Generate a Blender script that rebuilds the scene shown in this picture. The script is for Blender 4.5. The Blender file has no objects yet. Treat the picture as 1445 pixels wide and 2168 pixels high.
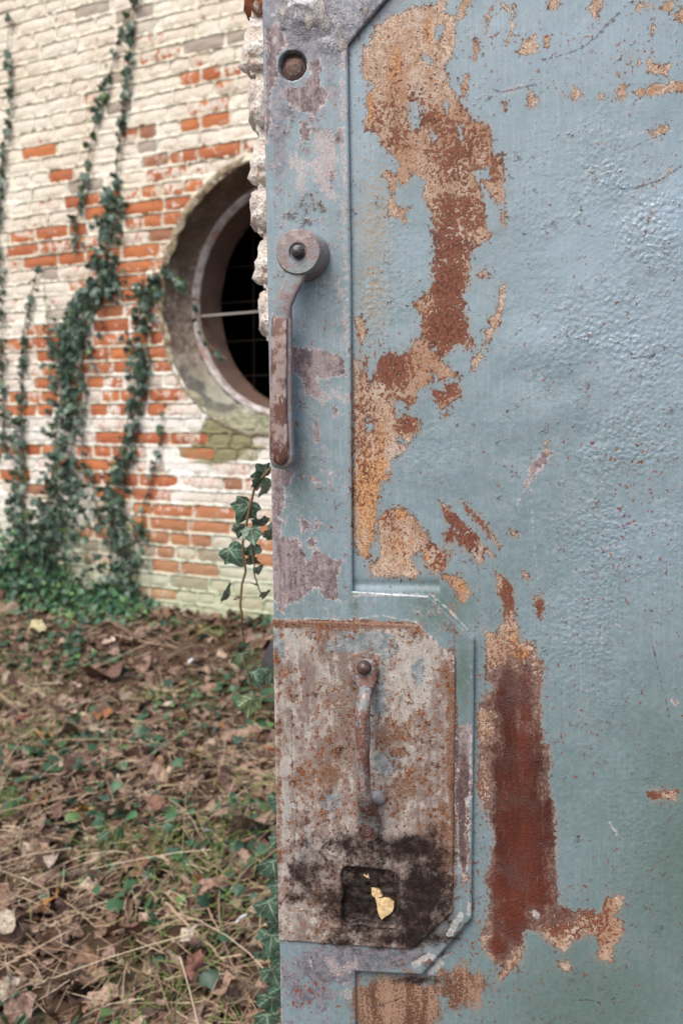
import bpy, bmesh, math, random
import numpy as np
from mathutils import Vector, Matrix, Euler
random.seed(7); rng = np.random.default_rng(7)
sc = bpy.context.scene; COL = sc.collection
R = math.radians
# ------------------------------------------------------------------ camera, sky, sun, exposure
CAMZ = 1.35; PITCH = math.atan(204/2333.27); FP = 2333.27; PW, PH = 1445, 2168
cd = bpy.data.cameras.new('camera'); cam = bpy.data.objects.new('camera', cd); COL.objects.link(cam)
cam.location = (0, 0, CAMZ); cam.rotation_euler = (R(90)-PITCH, 0, 0)
cd.sensor_fit = 'VERTICAL'; cd.sensor_height = 22.3; cd.sensor_width = 14.9; cd.lens = 24
cd.clip_start = .02; cd.clip_end = 500
cd.dof.use_dof = True; cd.dof.focus_distance = 1.2; cd.dof.aperture_fstop = 4.8
sc.camera = cam
SUN_EL, SUN_AZ = 52, 215           # azimuth: compass angle, 0 = +Y, clockwise
W = bpy.data.worlds.new('World'); sc.world = W; W.use_nodes = True
wn = W.node_tree.nodes; bg = wn['Background']
sky = wn.new('ShaderNodeTexSky'); sky.sky_type = 'NISHITA'; sky.sun_disc = False
sky.sun_elevation = R(SUN_EL); sky.sun_rotation = R(SUN_AZ); sky.air_density = 1.0; sky.dust_density = 4.0; sky.ozone_density = 1.0
W.node_tree.links.new(sky.outputs[0], bg.inputs[0]); bg.inputs[1].default_value = 0.13
sd = bpy.data.lights.new('sun', 'SUN'); sd.energy = 1.35; sd.angle = R(30); sd.color = (1, .95, .86)
so = bpy.data.objects.new('sun', sd); COL.objects.link(so)
sv = Vector((math.sin(R(SUN_AZ))*math.cos(R(SUN_EL)), math.cos(R(SUN_AZ))*math.cos(R(SUN_EL)), math.sin(R(SUN_EL))))
so.rotation_euler = sv.to_track_quat('Z', 'Y').to_euler(); so.location = sv*20
sc.view_settings.view_transform = 'Standard'; sc.view_settings.look = 'None'
sc.view_settings.gamma = 1; sc.view_settings.exposure = 0.68
sc.view_settings.use_curve_mapping = False
try: sc.cycles.max_bounces = 5; sc.cycles.use_denoising = True
except Exception: pass

# ------------------------------------------------------------------ pixel -> ray helpers (used to place things on their real planes)
def rays(p):
    p = np.atleast_2d(np.asarray(p, float))
    x = (p[:, 0]-PW/2)/FP; y = -(p[:, 1]-PH/2)/FP
    fw = np.array([0, math.cos(PITCH), -math.sin(PITCH)]); up = np.array([0, math.sin(PITCH), math.cos(PITCH)])
    return fw[None]+x[:, None]*np.array([[1, 0, 0]])+y[:, None]*up[None]
CAMP = np.array([0, 0, CAMZ])
def project(P):
    d = np.asarray(P, float)-CAMP
    fw = np.array([0, math.cos(PITCH), -math.sin(PITCH)]); up = np.array([0, math.sin(PITCH), math.cos(PITCH)])
    z = d@fw
    return np.stack([PW/2+FP*d[..., 0]/z, PH/2-FP*(d@up)/z], -1), z
def at_depth(px, py, Y):
    d = rays((px, py))[0]; return Vector(CAMP+d*(Y/d[1]))

# ------------------------------------------------------------------ object helpers
def fin(o, label=None, cat=None, group=None, kind=None):
    if label: o['label'] = label
    if cat: o['category'] = cat
    if group: o['group'] = group
    if kind: o['kind'] = kind
    return o
def empty(name, loc, rot=(0, 0, 0), **k):
    o = bpy.data.objects.new(name, None); COL.objects.link(o); o.location = loc; o.rotation_euler = rot
    o.empty_display_size = .1
    return fin(o, **k)
def link(name, me, parent=None, mat=None, **k):
    o = bpy.data.objects.new(name, me); COL.objects.link(o); o.parent = parent
    if mat and not me.materials: me.materials.append(mat)
    return fin(o, **k)
def mesh_np(name, V, F, smooth=True):
    """V (n,3) array, F (m,3) or (m,4) array or list of them"""
    Fs = F if isinstance(F, list) and np.ndim(F[0]) == 2 else [F]
    Fs = [np.asarray(a, np.int32) for a in Fs if len(a)]
    me = bpy.data.meshes.new(name)
    me.vertices.add(len(V)); me.vertices.foreach_set('co', np.asarray(V, np.float32).ravel())
    nl = sum(a.size for a in Fs); nf = sum(len(a) for a in Fs)
    me.loops.add(nl); me.loops.foreach_set('vertex_index', np.concatenate([a.ravel() for a in Fs]))
    me.polygons.add(nf); tot = np.concatenate([np.full(len(a), a.shape[1], np.int32) for a in Fs])
    st = np.concatenate([[0], np.cumsum(tot)[:-1]]).astype(np.int32)
    me.polygons.foreach_set('loop_start', st)
    try: me.polygons.foreach_set('loop_total', tot)
    except Exception: pass
    me.update(calc_edges=True); me.validate()
    me.polygons.foreach_set('use_smooth', np.full(len(me.polygons), smooth))
    return me
def attr(me, name, vals):
    a = me.attributes.new(name, 'FLOAT', 'POINT'); a.data.foreach_set('value', np.asarray(vals, np.float32))
def cattr(me, name, vals):
    a = me.attributes.new(name, 'FLOAT_COLOR', 'POINT'); v = np.ones((len(vals), 4), np.float32); v[:, :3] = vals
    a.data.foreach_set('color', v.ravel())
def bm_mesh(name, bm, smooth=True, sharp=38):
    me = bpy.data.meshes.new(name); bmesh.ops.recalc_face_normals(bm, faces=bm.faces[:]); bm.to_mesh(me); bm.free()
    me.polygons.foreach_set('use_smooth', [smooth]*len(me.polygons))
    if smooth and sharp: me.set_sharp_from_angle(angle=R(sharp))
    return me

# lattice value noise, numpy
_lat = rng.random((128, 128))
def vnoise(x, y, s, oct=3, seed=0):
    t = 0; a = 1; tot = 0
    for k in range(oct):
        X = x*s*2**k+seed*13.7+k*5.1; Y = y*s*2**k+seed*7.3+k*9.2
        i = np.floor(X).astype(int); j = np.floor(Y).astype(int); fx = X-i; fy = Y-j
        fx = fx*fx*(3-2*fx); fy = fy*fy*(3-2*fy)
        g = lambda a_, b_: _lat[a_ % 128, b_ % 128]
        v = (g(i, j)*(1-fx)+g(i+1, j)*fx)*(1-fy)+(g(i, j+1)*(1-fx)+g(i+1, j+1)*fx)*fy
        t = t+a*(v-.5); tot += a; a *= .5
    return t/tot*2
def sdf_poly(px, py, poly):
    """signed distance, positive inside"""
    P = np.asarray(poly, float); Q = np.roll(P, -1, 0); d = np.full(px.shape, 1e9); ins = np.zeros(px.shape, bool)
    for (x0, y0), (x1, y1) in zip(P, Q):
        ex, ey = x1-x0, y1-y0; wx, wy = px-x0, py-y0; L = ex*ex+ey*ey
        if L < 1e-14: continue
        t = np.clip((wx*ex+wy*ey)/L, 0, 1); d = np.minimum(d, (wx-t*ex)**2+(wy-t*ey)**2)
        if y0 != y1:
            c = ((y0 <= py) != (y1 <= py)) & (px < (x1-x0)*(py-y0)/(y1-y0)+x0); ins ^= c
    d = np.sqrt(d); return np.where(ins, d, -d)
def sdf_line(px, py, pts):
    d = np.full(px.shape, 1e9); P = np.asarray(pts, float)
    for (x0, y0), (x1, y1) in zip(P[:-1], P[1:]):
        ex, ey = x1-x0, y1-y0; wx, wy = px-x0, py-y0; t = np.clip((wx*ex+wy*ey)/(ex*ex+ey*ey+1e-14), 0, 1)
        d = np.minimum(d, (wx-t*ex)**2+(wy-t*ey)**2)
    return np.sqrt(d)

# ------------------------------------------------------------------ shader DSL
class Mat:
    def __init__(s, name):
        s.m = bpy.data.materials.new(name); s.m.use_nodes = True; s.t = s.m.node_tree; s.b = s.t.nodes['Principled BSDF']
        s.co = None
    def n(s, typ, **k):
        o = s.t.nodes.new(typ)
        for a, v in k.items(): setattr(o, a, v)
        return o
    def put(s, sock, v):
        if isinstance(v, bpy.types.NodeSocket): s.t.links.new(v, sock)
        elif isinstance(v, (tuple, list)) and sock.type == 'RGBA': sock.default_value = (*v[:3], 1)
        else: sock.default_value = v
    def coord(s):
        if s.co is None: s.co = s.n('ShaderNodeTexCoord').outputs['Object']
        return s.co
    def map(s, sc=(1, 1, 1), rot=(0, 0, 0), loc=(0, 0, 0)):
        o = s.n('ShaderNodeMapping'); s.t.links.new(s.coord(), o.inputs[0]); o.inputs[1].default_value = loc
        o.inputs[2].default_value = rot; o.inputs[3].default_value = sc; return o.outputs[0]
    def noise(s, scale, detail=3, rough=.55, vec=None, dist=0, col=False):
        o = s.n('ShaderNodeTexNoise'); s.t.links.new(vec or s.coord(), o.inputs['Vector'])
        o.inputs['Scale'].default_value = scale; o.inputs['Detail'].default_value = detail
        o.inputs['Roughness'].default_value = rough; o.inputs['Distortion'].default_value = dist
        return o.outputs['Color' if col else 'Fac']
    def voro(s, scale, feature='F1', out='Distance', vec=None, rnd=1):
        o = s.n('ShaderNodeTexVoronoi', feature=feature); s.t.links.new(vec or s.coord(), o.inputs['Vector'])
        o.inputs['Scale'].default_value = scale; o.inputs['Randomness'].default_value = rnd; return o.outputs[out]
    def m_(s, op, a, b=0.0, c=None, clamp=False):
        o = s.n('ShaderNodeMath', operation=op, use_clamp=clamp); s.put(o.inputs[0], a); s.put(o.inputs[1], b)
        if c is not None: s.put(o.inputs[2], c)
        return o.outputs[0]
    def add(s, a, b): return s.m_('ADD', a, b)
    def sub(s, a, b): return s.m_('SUBTRACT', a, b)
    def mul(s, a, b): return s.m_('MULTIPLY', a, b)
    def mx(s, a, b): return s.m_('MAXIMUM', a, b)
    def ss(s, v, lo, hi, a=0.0, b=1.0):
        o = s.n('ShaderNodeMapRange', interpolation_type='SMOOTHSTEP'); s.put(o.inputs[0], v)
        s.put(o.inputs[1], lo); s.put(o.inputs[2], hi); s.put(o.inputs[3], a); s.put(o.inputs[4], b); return o.outputs[0]
    def mix(s, f, a, b, mode='MIX'):
        o = s.n('ShaderNodeMix', data_type='RGBA', blend_type=mode); s.put(o.inputs[0], f); s.put(o.inputs[6], a); s.put(o.inputs[7], b)
        return o.outputs[2]
    def at(s, name, typ='GEOMETRY', out='Fac'):
        o = s.n('ShaderNodeAttribute', attribute_name=name, attribute_type=typ); return o.outputs[out]
    def bump(s, h, dist=.001, strength=1.0):
        o = s.n('ShaderNodeBump'); s.put(o.inputs['Height'], h); o.inputs['Distance'].default_value = dist
        o.inputs['Strength'].default_value = strength; s.t.links.new(o.outputs[0], s.b.inputs['Normal'])
    def out(s, col, rough=.6, spec=.5, metal=0.0):
        s.put(s.b.inputs['Base Color'], col); s.put(s.b.inputs['Roughness'], rough)
        s.put(s.b.inputs['Specular IOR Level'], spec); s.put(s.b.inputs['Metallic'], metal); return s.m
    def xyz(s):
        o = s.n('ShaderNodeSeparateXYZ'); s.t.links.new(s.coord(), o.inputs[0]); return o.outputs

# ================================================================== GROUND
TH = math.atan2(-.52395, .85175)          # wall direction
P0 = np.array([-.65030, 5.5, 0.0]); RV = np.array([.85175, -.52395, 0]); NV = np.array([-.52395, -.85175, 0])
GZ0, GSL = .33, .129
def ground_z(x, y):
    s = (x-P0[0])*NV[0]+(y-P0[1])*NV[1]
    s = np.clip(s, 0, 6)
    return GZ0-GSL*s+.03*vnoise(x, y, 1.3, 3, 3)+.012*vnoise(x, y, 7, 2, 4)
def ray_ground(px, py):
    d = rays((px, py))[0]; t = 2.0
    for _ in range(40):
        p = CAMP+d*t; g = float(ground_z(np.array(p[0]), np.array(p[1]))); t += (p[2]-g)/max(.05, -d[2])*.8
    return CAMP+d*t
def axis(lo, hi, step, far_lo, far_hi, n=14):
    mid = np.arange(lo, hi+step/2, step); g = (np.arange(1, n+1)/n)**2.2
    return np.concatenate([(lo-(lo-far_lo)*g)[::-1], mid, hi+(far_hi-hi)*g])
gx = axis(-3, 2, .03, -120, 120); gy = axis(1, 6.6, .03, -120, 120)
X, Y = np.meshgrid(gx, gy, indexing='ij'); Z = ground_z(X, Y)
def grid_faces(nx, ny):
    i, j = np.meshgrid(np.arange(nx-1), np.arange(ny-1), indexing='ij'); a = (i*ny+j).ravel()
    return np.stack([a, a+ny, a+ny+1, a+1], 1)
g = Mat('soil'); c = g.mix(g.noise(14, 5), (.045, .026, .016), (.11, .07, .045)); c = g.mix(g.ss(g.noise(2.2, 3), .5, .7), c, (.055, .06, .025))
g.bump(g.noise(60, 5), .01); soil = g.out(c, .95, .2)
link('ground', mesh_np('ground', np.stack([X, Y, Z], -1).reshape(-1, 3), grid_faces(*X.shape)), None, soil, kind='structure')

# ================================================================== BRICK WALL
def w2l(px, py, off=0.0):                 # photo pixel -> wall coordinates (u, z) on the plane `off` in front of the wall
    d = rays((px, py))[0]; q = P0+NV*off; t = ((q-CAMP)@NV)/(d@NV); P = CAMP+d*t; return (P-P0)@RV, P[2]
def l2w(u, z, off=0.0): return P0+RV*u+NV*off+np.array([0, 0, z])
CU, CZ, CR = .34, 1.917, .652
COURSE = .0735
bricks = []    # u0,u1,z0,z1,row
row = 0; z = .10
while z < 4.25:
    u = -4.2-random.random()*.15
    kind = row % 2
    while u < 1.75:
        if kind: L = .252 if random.random() < .6 else .121
        else: L = .121 if random.random() < .7 else (.252 if random.random() < .6 else .18)
        L *= random.uniform(.93, 1.05); u0, u1 = u, u+L
        u = u1+random.uniform(.009, .018)
        zz0, zz1 = z+random.uniform(-.002, .002), z+.061+random.uniform(-.005, .002)
        zm = (zz0+zz1)/2; dz = max(0, min(abs(zm-CZ), abs(zm-CZ)))
        if dz < CR+.01:
            h = math.sqrt(max(0, (CR+.012)**2-dz*dz))
            a, b = CU-h, CU+h
            if u0 > a and u1 < b: continue
            if u0 < a < u1: u1 = a-.004
            elif u0 < b < u1: u0 = b+.004
            if u1-u0 < .035: continue
        bricks.append((u0, u1, zz0, zz1, row))
    row += 1; z += COURSE
bricks = np.array(bricks); bc = np.stack([(bricks[:, 0]+bricks[:, 1])/2, (bricks[:, 2]+bricks[:, 3])/2], 1)
bp, bz = project(np.array([l2w(a, b) for a, b in bc]))
# where bare brick shows through the whitewash (photo px: cx, cy, rx, ry, amount)
EXP = [(120, 540, 90, 26, 1.1), (250, 560, 120, 60, .6), (345, 460, 60, 90, .95), (235, 440, 130, 30, .5), (360, 405, 55, 35, .7), (435, 250, 60, 22, 1.1), (420, 325, 70, 26, 1.0),
       (500, 315, 40, 20, .8), (300, 278, 28, 20, .9), (290, 305, 60, 16, .5), (320, 545, 45, 25, 1.1), (285, 620, 70, 30, .6), (90, 480, 70, 18, .8), (95, 515, 60, 14, .6),
       (215, 590, 60, 40, .7), (240, 685, 50, 18, .6), (110, 730, 60, 30, .9), (240, 745, 60, 20, 1.2), (250, 772, 60, 14, .9), (320, 730, 45, 40, .9), (345, 770, 30, 16, .7),
       (110, 805, 40, 16, 1.0), (100, 838, 50, 12, 1.0), (205, 803, 30, 12, 1.0), (40, 862, 60, 12, .9), (300, 832, 70, 12, 1.0), (355, 862, 30, 12, 1.2), (210, 862, 40, 12, 1.2),
       (355, 928, 40, 14, 1.2), (250, 925, 40, 14, .9), (70, 953, 70, 14, .8), (220, 955, 50, 14, 1.0), (425, 962, 30, 14, 1.0), (200, 985, 80, 14, 1.1), (20, 1008, 40, 12, .9),
       (250, 1015, 90, 14, 1.1), (330, 1015, 30, 14, 1.0), (90, 1040, 60, 14, .9), (280, 1045, 80, 14, 1.0), (330, 1080, 60, 14, 1.1), (400, 1083, 45, 14, 1.2), (310, 1115, 40, 30, .8),
       (400, 1115, 80, 14, 1.2), (505, 1120, 60, 14, .9), (395, 1147, 60, 12, 1.1), (190, 1130, 50, 22, .7), (335, 1172, 25, 12, 1.0), (355, 1205, 28, 12, 1.0), (420, 1208, 25, 12, .9),
       (455, 1215, 20, 12, .6), (210, 1180, 30, 18, .6), (320, 1265, 25, 12, .6), (500, 1020, 60, 20, .5), (545, 1165, 30, 25, .7), (90, 320, 18, 10, .9), (330, 125, 30, 10, .7),
       (430, 165, 90, 16, .5), (500, 140, 60, 12, .5), (500, 190, 40, 10, .6), (120, 375, 30, 10, .6), (165, 370, 20, 10, .6), (25, 730, 22, 14, .7), (250, 230, 30, 12, .5), (360, 115, 20, 8, .8)]
def exposure(x, y):
    e = 0
    for cx, cy, rx, ry, a in EXP: e = np.maximum(e, a*np.exp(-(((x-cx)/rx)**2+((y-cy)/(ry*1.15))**2)*.9))
    return e
inv = (bp[:, 0] > -30) & (bp[:, 0] < 600) & (bp[:, 1] > -30) & (bp[:, 1] < 1340) & (bc[:, 0] > -3)
be = exposure(bp[:, 0], bp[:, 1])+rng.normal(0, .13, len(bp))*(be_ := 1)
region = np.exp(-(((bp[:, 0]-230)/330)**2+((bp[:, 1]-820)/330)**2))
be = be*1.05+.22*region*rng.random(len(bp))+np.where((be > .25) & (be < .8) & (rng.random(len(bp)) < .35), .35, 0)+np.where(inv, 0, rng.random(len(bp))*.5-.1)
be = np.clip(be, 0, 1.2)
order = np.argsort(-(inv*1.0*((bricks[:, 1]-bricks[:, 0])/bz**2)))

def wall_mat(name, mortar):
    g = Mat(name); 
    if mortar: ex = g.at('expose'); tone = g.noise(8, 2)
    else:
        ex = g.add(g.at('expose'), g.at('expose', 'OBJECT')); tone = g.add(g.at('tone'), g.at('tone', 'OBJECT'))
    geo = g.n('ShaderNodeNewGeometry').outputs['Position']
    sp = g.n('ShaderNodeSeparateXYZ'); g.t.links.new(geo, sp.inputs[0]); zz = sp.outputs[2]
    n1 = g.noise(22, 6, .65, vec=geo); n2 = g.noise(75, 5, .65, vec=geo); n3 = g.noise(3.1, 4, .6, vec=geo); n4 = g.noise(300, 3, .6, vec=geo)
    cream = g.mix(g.ss(n3, .35, .65), (.76, .71, .57), (.85, .82, .71)); cream = g.mix(g.ss(zz, 1.2, 2.4), (.80, .81, .77), cream)
    cream = g.mix(g.ss(g.add(n2, g.mul(g.sub(n1, .5), .6)), .54, .66), cream, (.56, .46, .37)); cream = g.mix(g.ss(n4, .6, .72, 0, .5), cream, (.50, .42, .36))
    gr = g.mul(g.ss(g.add(zz, g.mul(g.sub(n3, .5), .8)), 1.05, .35), .75)
    cream = g.mix(gr, cream, (.40, .46, .27))
    bk = g.mix(tone, (.34, .095, .045), (.54, .19, .07)); bk = g.mix(g.ss(n2, .5, .7), bk, (.38, .13, .065)); bk = g.mix(g.ss(n1, .52, .7, 0, .8), bk, (.27, .085, .045))
    bk = g.mix(g.mul(g.ss(n4, .5, .7), .4), bk, (.55, .35, .25))
    grey = g.mix(g.ss(n2, .4, .6), (.52, .44, .39), (.74, .69, .62))
    if mortar:
        jc = g.mix(g.ss(n2, .35, .8), (.70, .64, .52), (.52, .44, .34))
        m = g.ss(g.add(g.sub(1.0, ex), g.mul(g.sub(n1, .5), 1.2)), .45, .6)
        col = g.mix(m, jc, cream)
        st = g.mul(g.ss(g.add(ex, g.mul(g.sub(n2, .5), 1.5)), .9, 1.3), .6); col = g.mix(st, col, (.42, .2, .11))
    else:
        cov = g.add(g.sub(1.0, ex), g.add(g.mul(g.sub(n1, .5), 2.8), g.mul(g.sub(n3, .5), 1.6)))
        thin = g.ss(cov, .35, .5); thick = g.ss(g.add(cov, g.mul(g.sub(n2, .5), 3.0)), .92, 1.2)
        lowz = g.ss(zz, 2.5, 1.3)
        speck = g.ss(g.add(g.mul(n2, .6), g.mul(n1, .4)), .50, .56)
        thinc = g.mix(g.mul(speck, g.add(.75, g.mul(lowz, .25))), g.mix(n1, grey, cream), g.mix(lowz, (.48, .33, .26), (.48, .20, .12)))
        col = g.mix(thin, bk, thinc); col = g.mix(thick, col, cream)
        dk = g.ss(tone, .93, .97); col = g.mix(g.mul(dk, .6), col, (.17, .12, .10))
        col = g.mix(g.mul(gr, .6), col, (.36, .38, .24))
    moss = g.add(g.at('moss'), g.at('moss', 'OBJECT')); col = g.mix(g.ss(g.add(moss, g.mul(g.sub(n1, .5), .9)), .45, .8), col, g.mix(n2, (.16, .15, .07), (.34, .33, .20)))
    g.bump(g.add(g.mul(n1, .5), g.mul(n2, .5)), .006 if mortar else .005)
    return g.out(col, .9, .25)
M_brick = wall_mat('washed_brick', False); M_mort = wall_mat('washed_mortar', True)

wall = empty('brick_wall', tuple(P0), (0, 0, TH), label='tall whitewashed brick wall with flaking patches of orange brick and a round window', cat='wall')
# mortar bed: a height field, standing up in the joints and dropping behind each brick
us = np.concatenate([np.arange(-4.2, -1.75, .05), np.arange(-1.75, .42, .0065), np.arange(.42, 1.75, .03)])
zs = np.concatenate([np.arange(0, .26, .03), np.arange(.26, 3.75, .0065), np.arange(3.75, 4.3, .04)])
U, Zz = np.meshgrid(us, zs, indexing='ij')
bd = np.full(U.shape, -.02)
for (a, b, c0, d0, r_) in bricks:
    i0, i1 = np.searchsorted(us, [a-.012, b+.012]); j0, j1 = np.searchsorted(zs, [c0-.012, d0+.012])
    if i1 <= i0 or j1 <= j0: continue
    uu = U[i0:i1, j0:j1]; vv = Zz[i0:i1, j0:j1]
    s = np.minimum(np.minimum(uu-a, b-uu), np.minimum(vv-c0, d0-vv)); bd[i0:i1, j0:j1] = np.maximum(bd[i0:i1, j0:j1], s)
nz = vnoise(U, Zz, 30, 3, 1); nz2 = vnoise(U, Zz, 6, 3, 2)
t = np.clip((bd+.009*nz+.003*nz2+.001)/.007, 0, 1); t = t*t*(3-2*t)
_pp, _ = project(P0+RV*U[..., None]+np.array([0, 0, 1.0])*Zz[..., None]); exg = exposure(_pp[..., 0], _pp[..., 1])
plas = np.clip((vnoise(U, Zz, 2.6, 4, 31)+.10*nz-.16)*9, 0, 1)*np.clip(1.2-exg*2.2, 0, 1)*np.clip((3.1-Zz)*1.6, .25, 1)      # patches where thick wash bridges the bricks
t = t*(1-plas)
hgt = -.0022+.004*nz2+.0045*nz-.004*plas*np.clip((bd+.001)/.02, 0, 1)+.002*vnoise(U, Zz, 70, 2, 12)-.03*t-.003*np.clip(nz*2, 0, 1)
rc = np.hypot(U-CU, Zz-CZ)
Yv = -hgt
keep = rc > CR-.004
F = grid_faces(*U.shape); kf = keep.ravel()[F].all(1); F = F[kf]
V = np.stack([U, Yv, Zz], -1).reshape(-1, 3)
# snap the hole edge to the circle
rr = rc.ravel(); sel = (rr > CR-.004) & (rr < CR+.006)
V[sel, 0] = CU+(V[sel, 0]-CU)*(CR/rr[sel]); V[sel, 2] = CZ+(V[sel, 2]-CZ)*(CR/rr[sel])
me = mesh_np('mortar', V, F)
pp, _ = project(P0+RV*V[:, :1]+np.array([0, 0, 1])*V[:, 2:3])
attr(me, 'expose', np.clip(exposure(pp[:, 0], pp[:, 1])*.95+.12, 0, 1.1))
def mossf(x, y): return np.exp(-(((x-505)/85)**2+((y-930)/48)**2))*1.1+.5*np.exp(-(((x-440)/60)**2+((y-960)/90)**2))+.35*np.exp(-((y-1300)/22.0)**2)
attr(me, 'moss', mossf(pp[:, 0], pp[:, 1]))
link('mortar', me, wall, M_mort)

def brick_template(seed, L, H=.064, nx=5, nz_=3):
    r = np.random.default_rng(seed); xs = np.linspace(-L/2, L/2, nx+1); zs_ = np.linspace(-H/2, H/2, nz_+1)
    V = []; F = []
    for i, x in enumerate(xs):
        for j, zz in enumerate(zs_):
            e = i in (0, nx) or j in (0, nz_); cn = i in (0, nx) and j in (0, nz_)
            inx = (.0035 if i == 0 else -.0035 if i == nx else 0)*(1.8 if cn else 1); inz = (.003 if j == 0 else -.003 if j == nz_ else 0)*(1.8 if cn else 1)
            V.append((x+inx+r.normal(0, .0014), (.0035 if e else 0)+abs(r.normal(0, .0016)), zz+inz+r.normal(0, .0012)))
    for i in range(nx):
        for j in range(nz_): a = i*(nz_+1)+j; F.append((a, a+nz_+1, a+nz_+2, a+1))
    ring = [i*(nz_+1) for i in range(nx+1)]+[nx*(nz_+1)+j for j in range(1, nz_+1)]+[i*(nz_+1)+nz_ for i in range(nx-1, -1, -1)]+[j for j in range(nz_-1, 0, -1)]
    n0 = len(V); m = len(ring)
    for k in ring:
        x, y, zz = V[k]; V.append((max(-L/2, min(L/2, x*1.03)), .06, max(-H/2, min(H/2, zz*1.06))))
    for k in range(m): F.append((ring[k], n0+k, n0+(k+1) % m, ring[(k+1) % m]))
    return np.array(V), np.array(F)
T_S = [brick_template(k, .29, nx=5) for k in range(10)]; T_H = [brick_template(100+k, .14, nx=3) for k in range(10)]
me_S = [mesh_np('brick_stretcher', *t, smooth=False) for t in T_S]; me_H = [mesh_np('brick_header', *t, smooth=False) for t in T_H]
for m in me_S+me_H: m.materials.append(M_brick)
accV, accF, accE, accT, nacc = [], [], [], [], 0
for rank, k in enumerate(order):
    a, b, c0, d0, r_ = bricks[k]; L = b-a; H = d0-c0; ii = int(rng.integers(10)); S = L > .17
    e = float(be[k]); tone = float(rng.random()); dep = .001+float(rng.random())*.004+(.0015*(1-min(1, e)) if bc[k, 1] > 2.0 else 0)
    loc = ((a+b)/2, dep, (c0+d0)/2); sc3 = (L/(.29 if S else .14), 1, H/.064); rot = (rng.normal(0, .02), rng.normal(0, .006), rng.normal(0, .012))
    if rank < 300:
        o = link('brick', (me_S if S else me_H)[ii], wall); o.location = loc; o.scale = sc3; o.rotation_euler = rot
        o['expose'] = e; o['tone'] = tone; o['moss'] = float(mossf(bp[k, 0], bp[k, 1]))
    else:
        Vt, Ft = (T_S if S else T_H)[ii]; accV.append(Vt*np.array(sc3)+np.array(loc)); accF.append(Ft+nacc); nacc += len(Vt)
        accE.append(np.full(len(Vt), e)); accT.append(np.full(len(Vt), tone))
me = mesh_np('brickwork', np.concatenate(accV), np.concatenate(accF), smooth=False); attr(me, 'expose', np.concatenate(accE)); attr(me, 'tone', np.concatenate(accT))
link('brickwork', me, wall, M_brick, kind='stuff')

# round window: rendered splay, rim, reveal, bars, dark room
def revolve(prof, seg=128, jit=0.0, seed=0):
    """prof list of (radius, depth y)"""
    V = []; n = len(prof)
    for k in range(seg):
        a = 2*math.pi*k/seg
        for (r_, y) in prof:
            j = jit*float(vnoise(np.array(math.cos(a)*2+5.0), np.array(math.sin(a)*2+y*9+5), 3, 3, seed))
            V.append((CU+(r_+j)*math.cos(a), y+j*.6, CZ+(r_+j)*math.sin(a)))
    F = [(k*n+i, k*n+i+1, ((k+1) % seg)*n+i+1, ((k+1) % seg)*n+i) for k in range(seg) for i in range(n-1)]
    return mesh_np('ring', np.array(V), np.array(F))
g = Mat('weathered_shaded_render'); x, y, zz = g.xyz()
n1 = g.noise(9, 6, .65); n2 = g.noise(45, 5, .6)
c = g.mix(g.ss(n1, .35, .65), (.14, .095, .07), (.28, .225, .18)); c = g.mix(g.ss(n2, .50, .62), c, (.36, .31, .265)); c = g.mix(g.ss(g.noise(16, 6, .7), .54, .60, 0, .7), c, (.12, .09, .075)); c = g.mix(g.mul(g.ss(g.add(zz, g.mul(g.sub(n1, .5), .9)), 1.95, 2.25), .75), c, (.13, .085, .06))  # top of the splay: soffit shade painted in as darker brown
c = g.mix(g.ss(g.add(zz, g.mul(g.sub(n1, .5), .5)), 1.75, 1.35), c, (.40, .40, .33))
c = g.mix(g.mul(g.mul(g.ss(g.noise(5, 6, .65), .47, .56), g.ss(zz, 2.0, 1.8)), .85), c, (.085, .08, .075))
c = g.mix(g.ss(g.add(zz, g.mul(g.sub(n2, .5), .25)), 1.44, 1.28), c, g.mix(g.ss(n2, .4, .6), (.15, .15, .08), (.33, .33, .22)))
g.bump(g.add(n1, g.mul(n2, .5)), .008); M_ren = g.out(c, .85, .25)
g = Mat('tan_stone'); n1 = g.noise(14, 5, .6); x, y, zz = g.xyz(); n2 = g.noise(40, 5, .7); c = g.mix(g.ss(n1, .4, .6), (.20, .14, .085), (.40, .31, .20)); c = g.mix(g.ss(n2, .48, .60), c, (.55, .50, .40)); c = g.mix(g.mul(g.ss(zz, 1.75, 1.4), .6), c, (.36, .37, .26)); g.bump(g.add(n1, n2), .02); M_tan = g.out(c, .9, .2)
g = Mat('pale_rim'); n1 = g.noise(20, 5, .65); c = g.mix(g.ss(n1, .35, .65), (.30, .24, .22), (.56, .54, .53)); c = g.mix(g.ss(g.noise(7, 3), .55, .7), c, (.38, .2, .16)); g.bump(n1, .005); M_rim = g.out(c, .8, .3)
g = Mat('brown_reveal'); n1 = g.noise(12, 5, .6); c = g.mix(n1, (.12, .075, .06), (.20, .13, .105)); g.bump(n1, .008); M_rev = g.out(c, .85, .2)
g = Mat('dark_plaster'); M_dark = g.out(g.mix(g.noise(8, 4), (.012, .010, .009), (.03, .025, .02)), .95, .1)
win = link('round_window', revolve([(CR+.030, .010), (CR+.014, -.005), (CR+.004, -.008), (CR-.008, -.004), (CR-.02, .004)], 200, .045, 1), wall, M_tan)
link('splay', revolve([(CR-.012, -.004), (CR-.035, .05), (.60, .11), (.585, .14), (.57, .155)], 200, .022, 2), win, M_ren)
link('rim', revolve([(.572, .152), (.568, .144), (.556, .148), (.552, .162), (.546, .166), (.543, .180)], 128, .003, 3), win, M_rim)
link('reveal', revolve([(.544, .178), (.538, .26), (.535, .345)], 160, .008, 4), win, M_rev)
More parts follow.
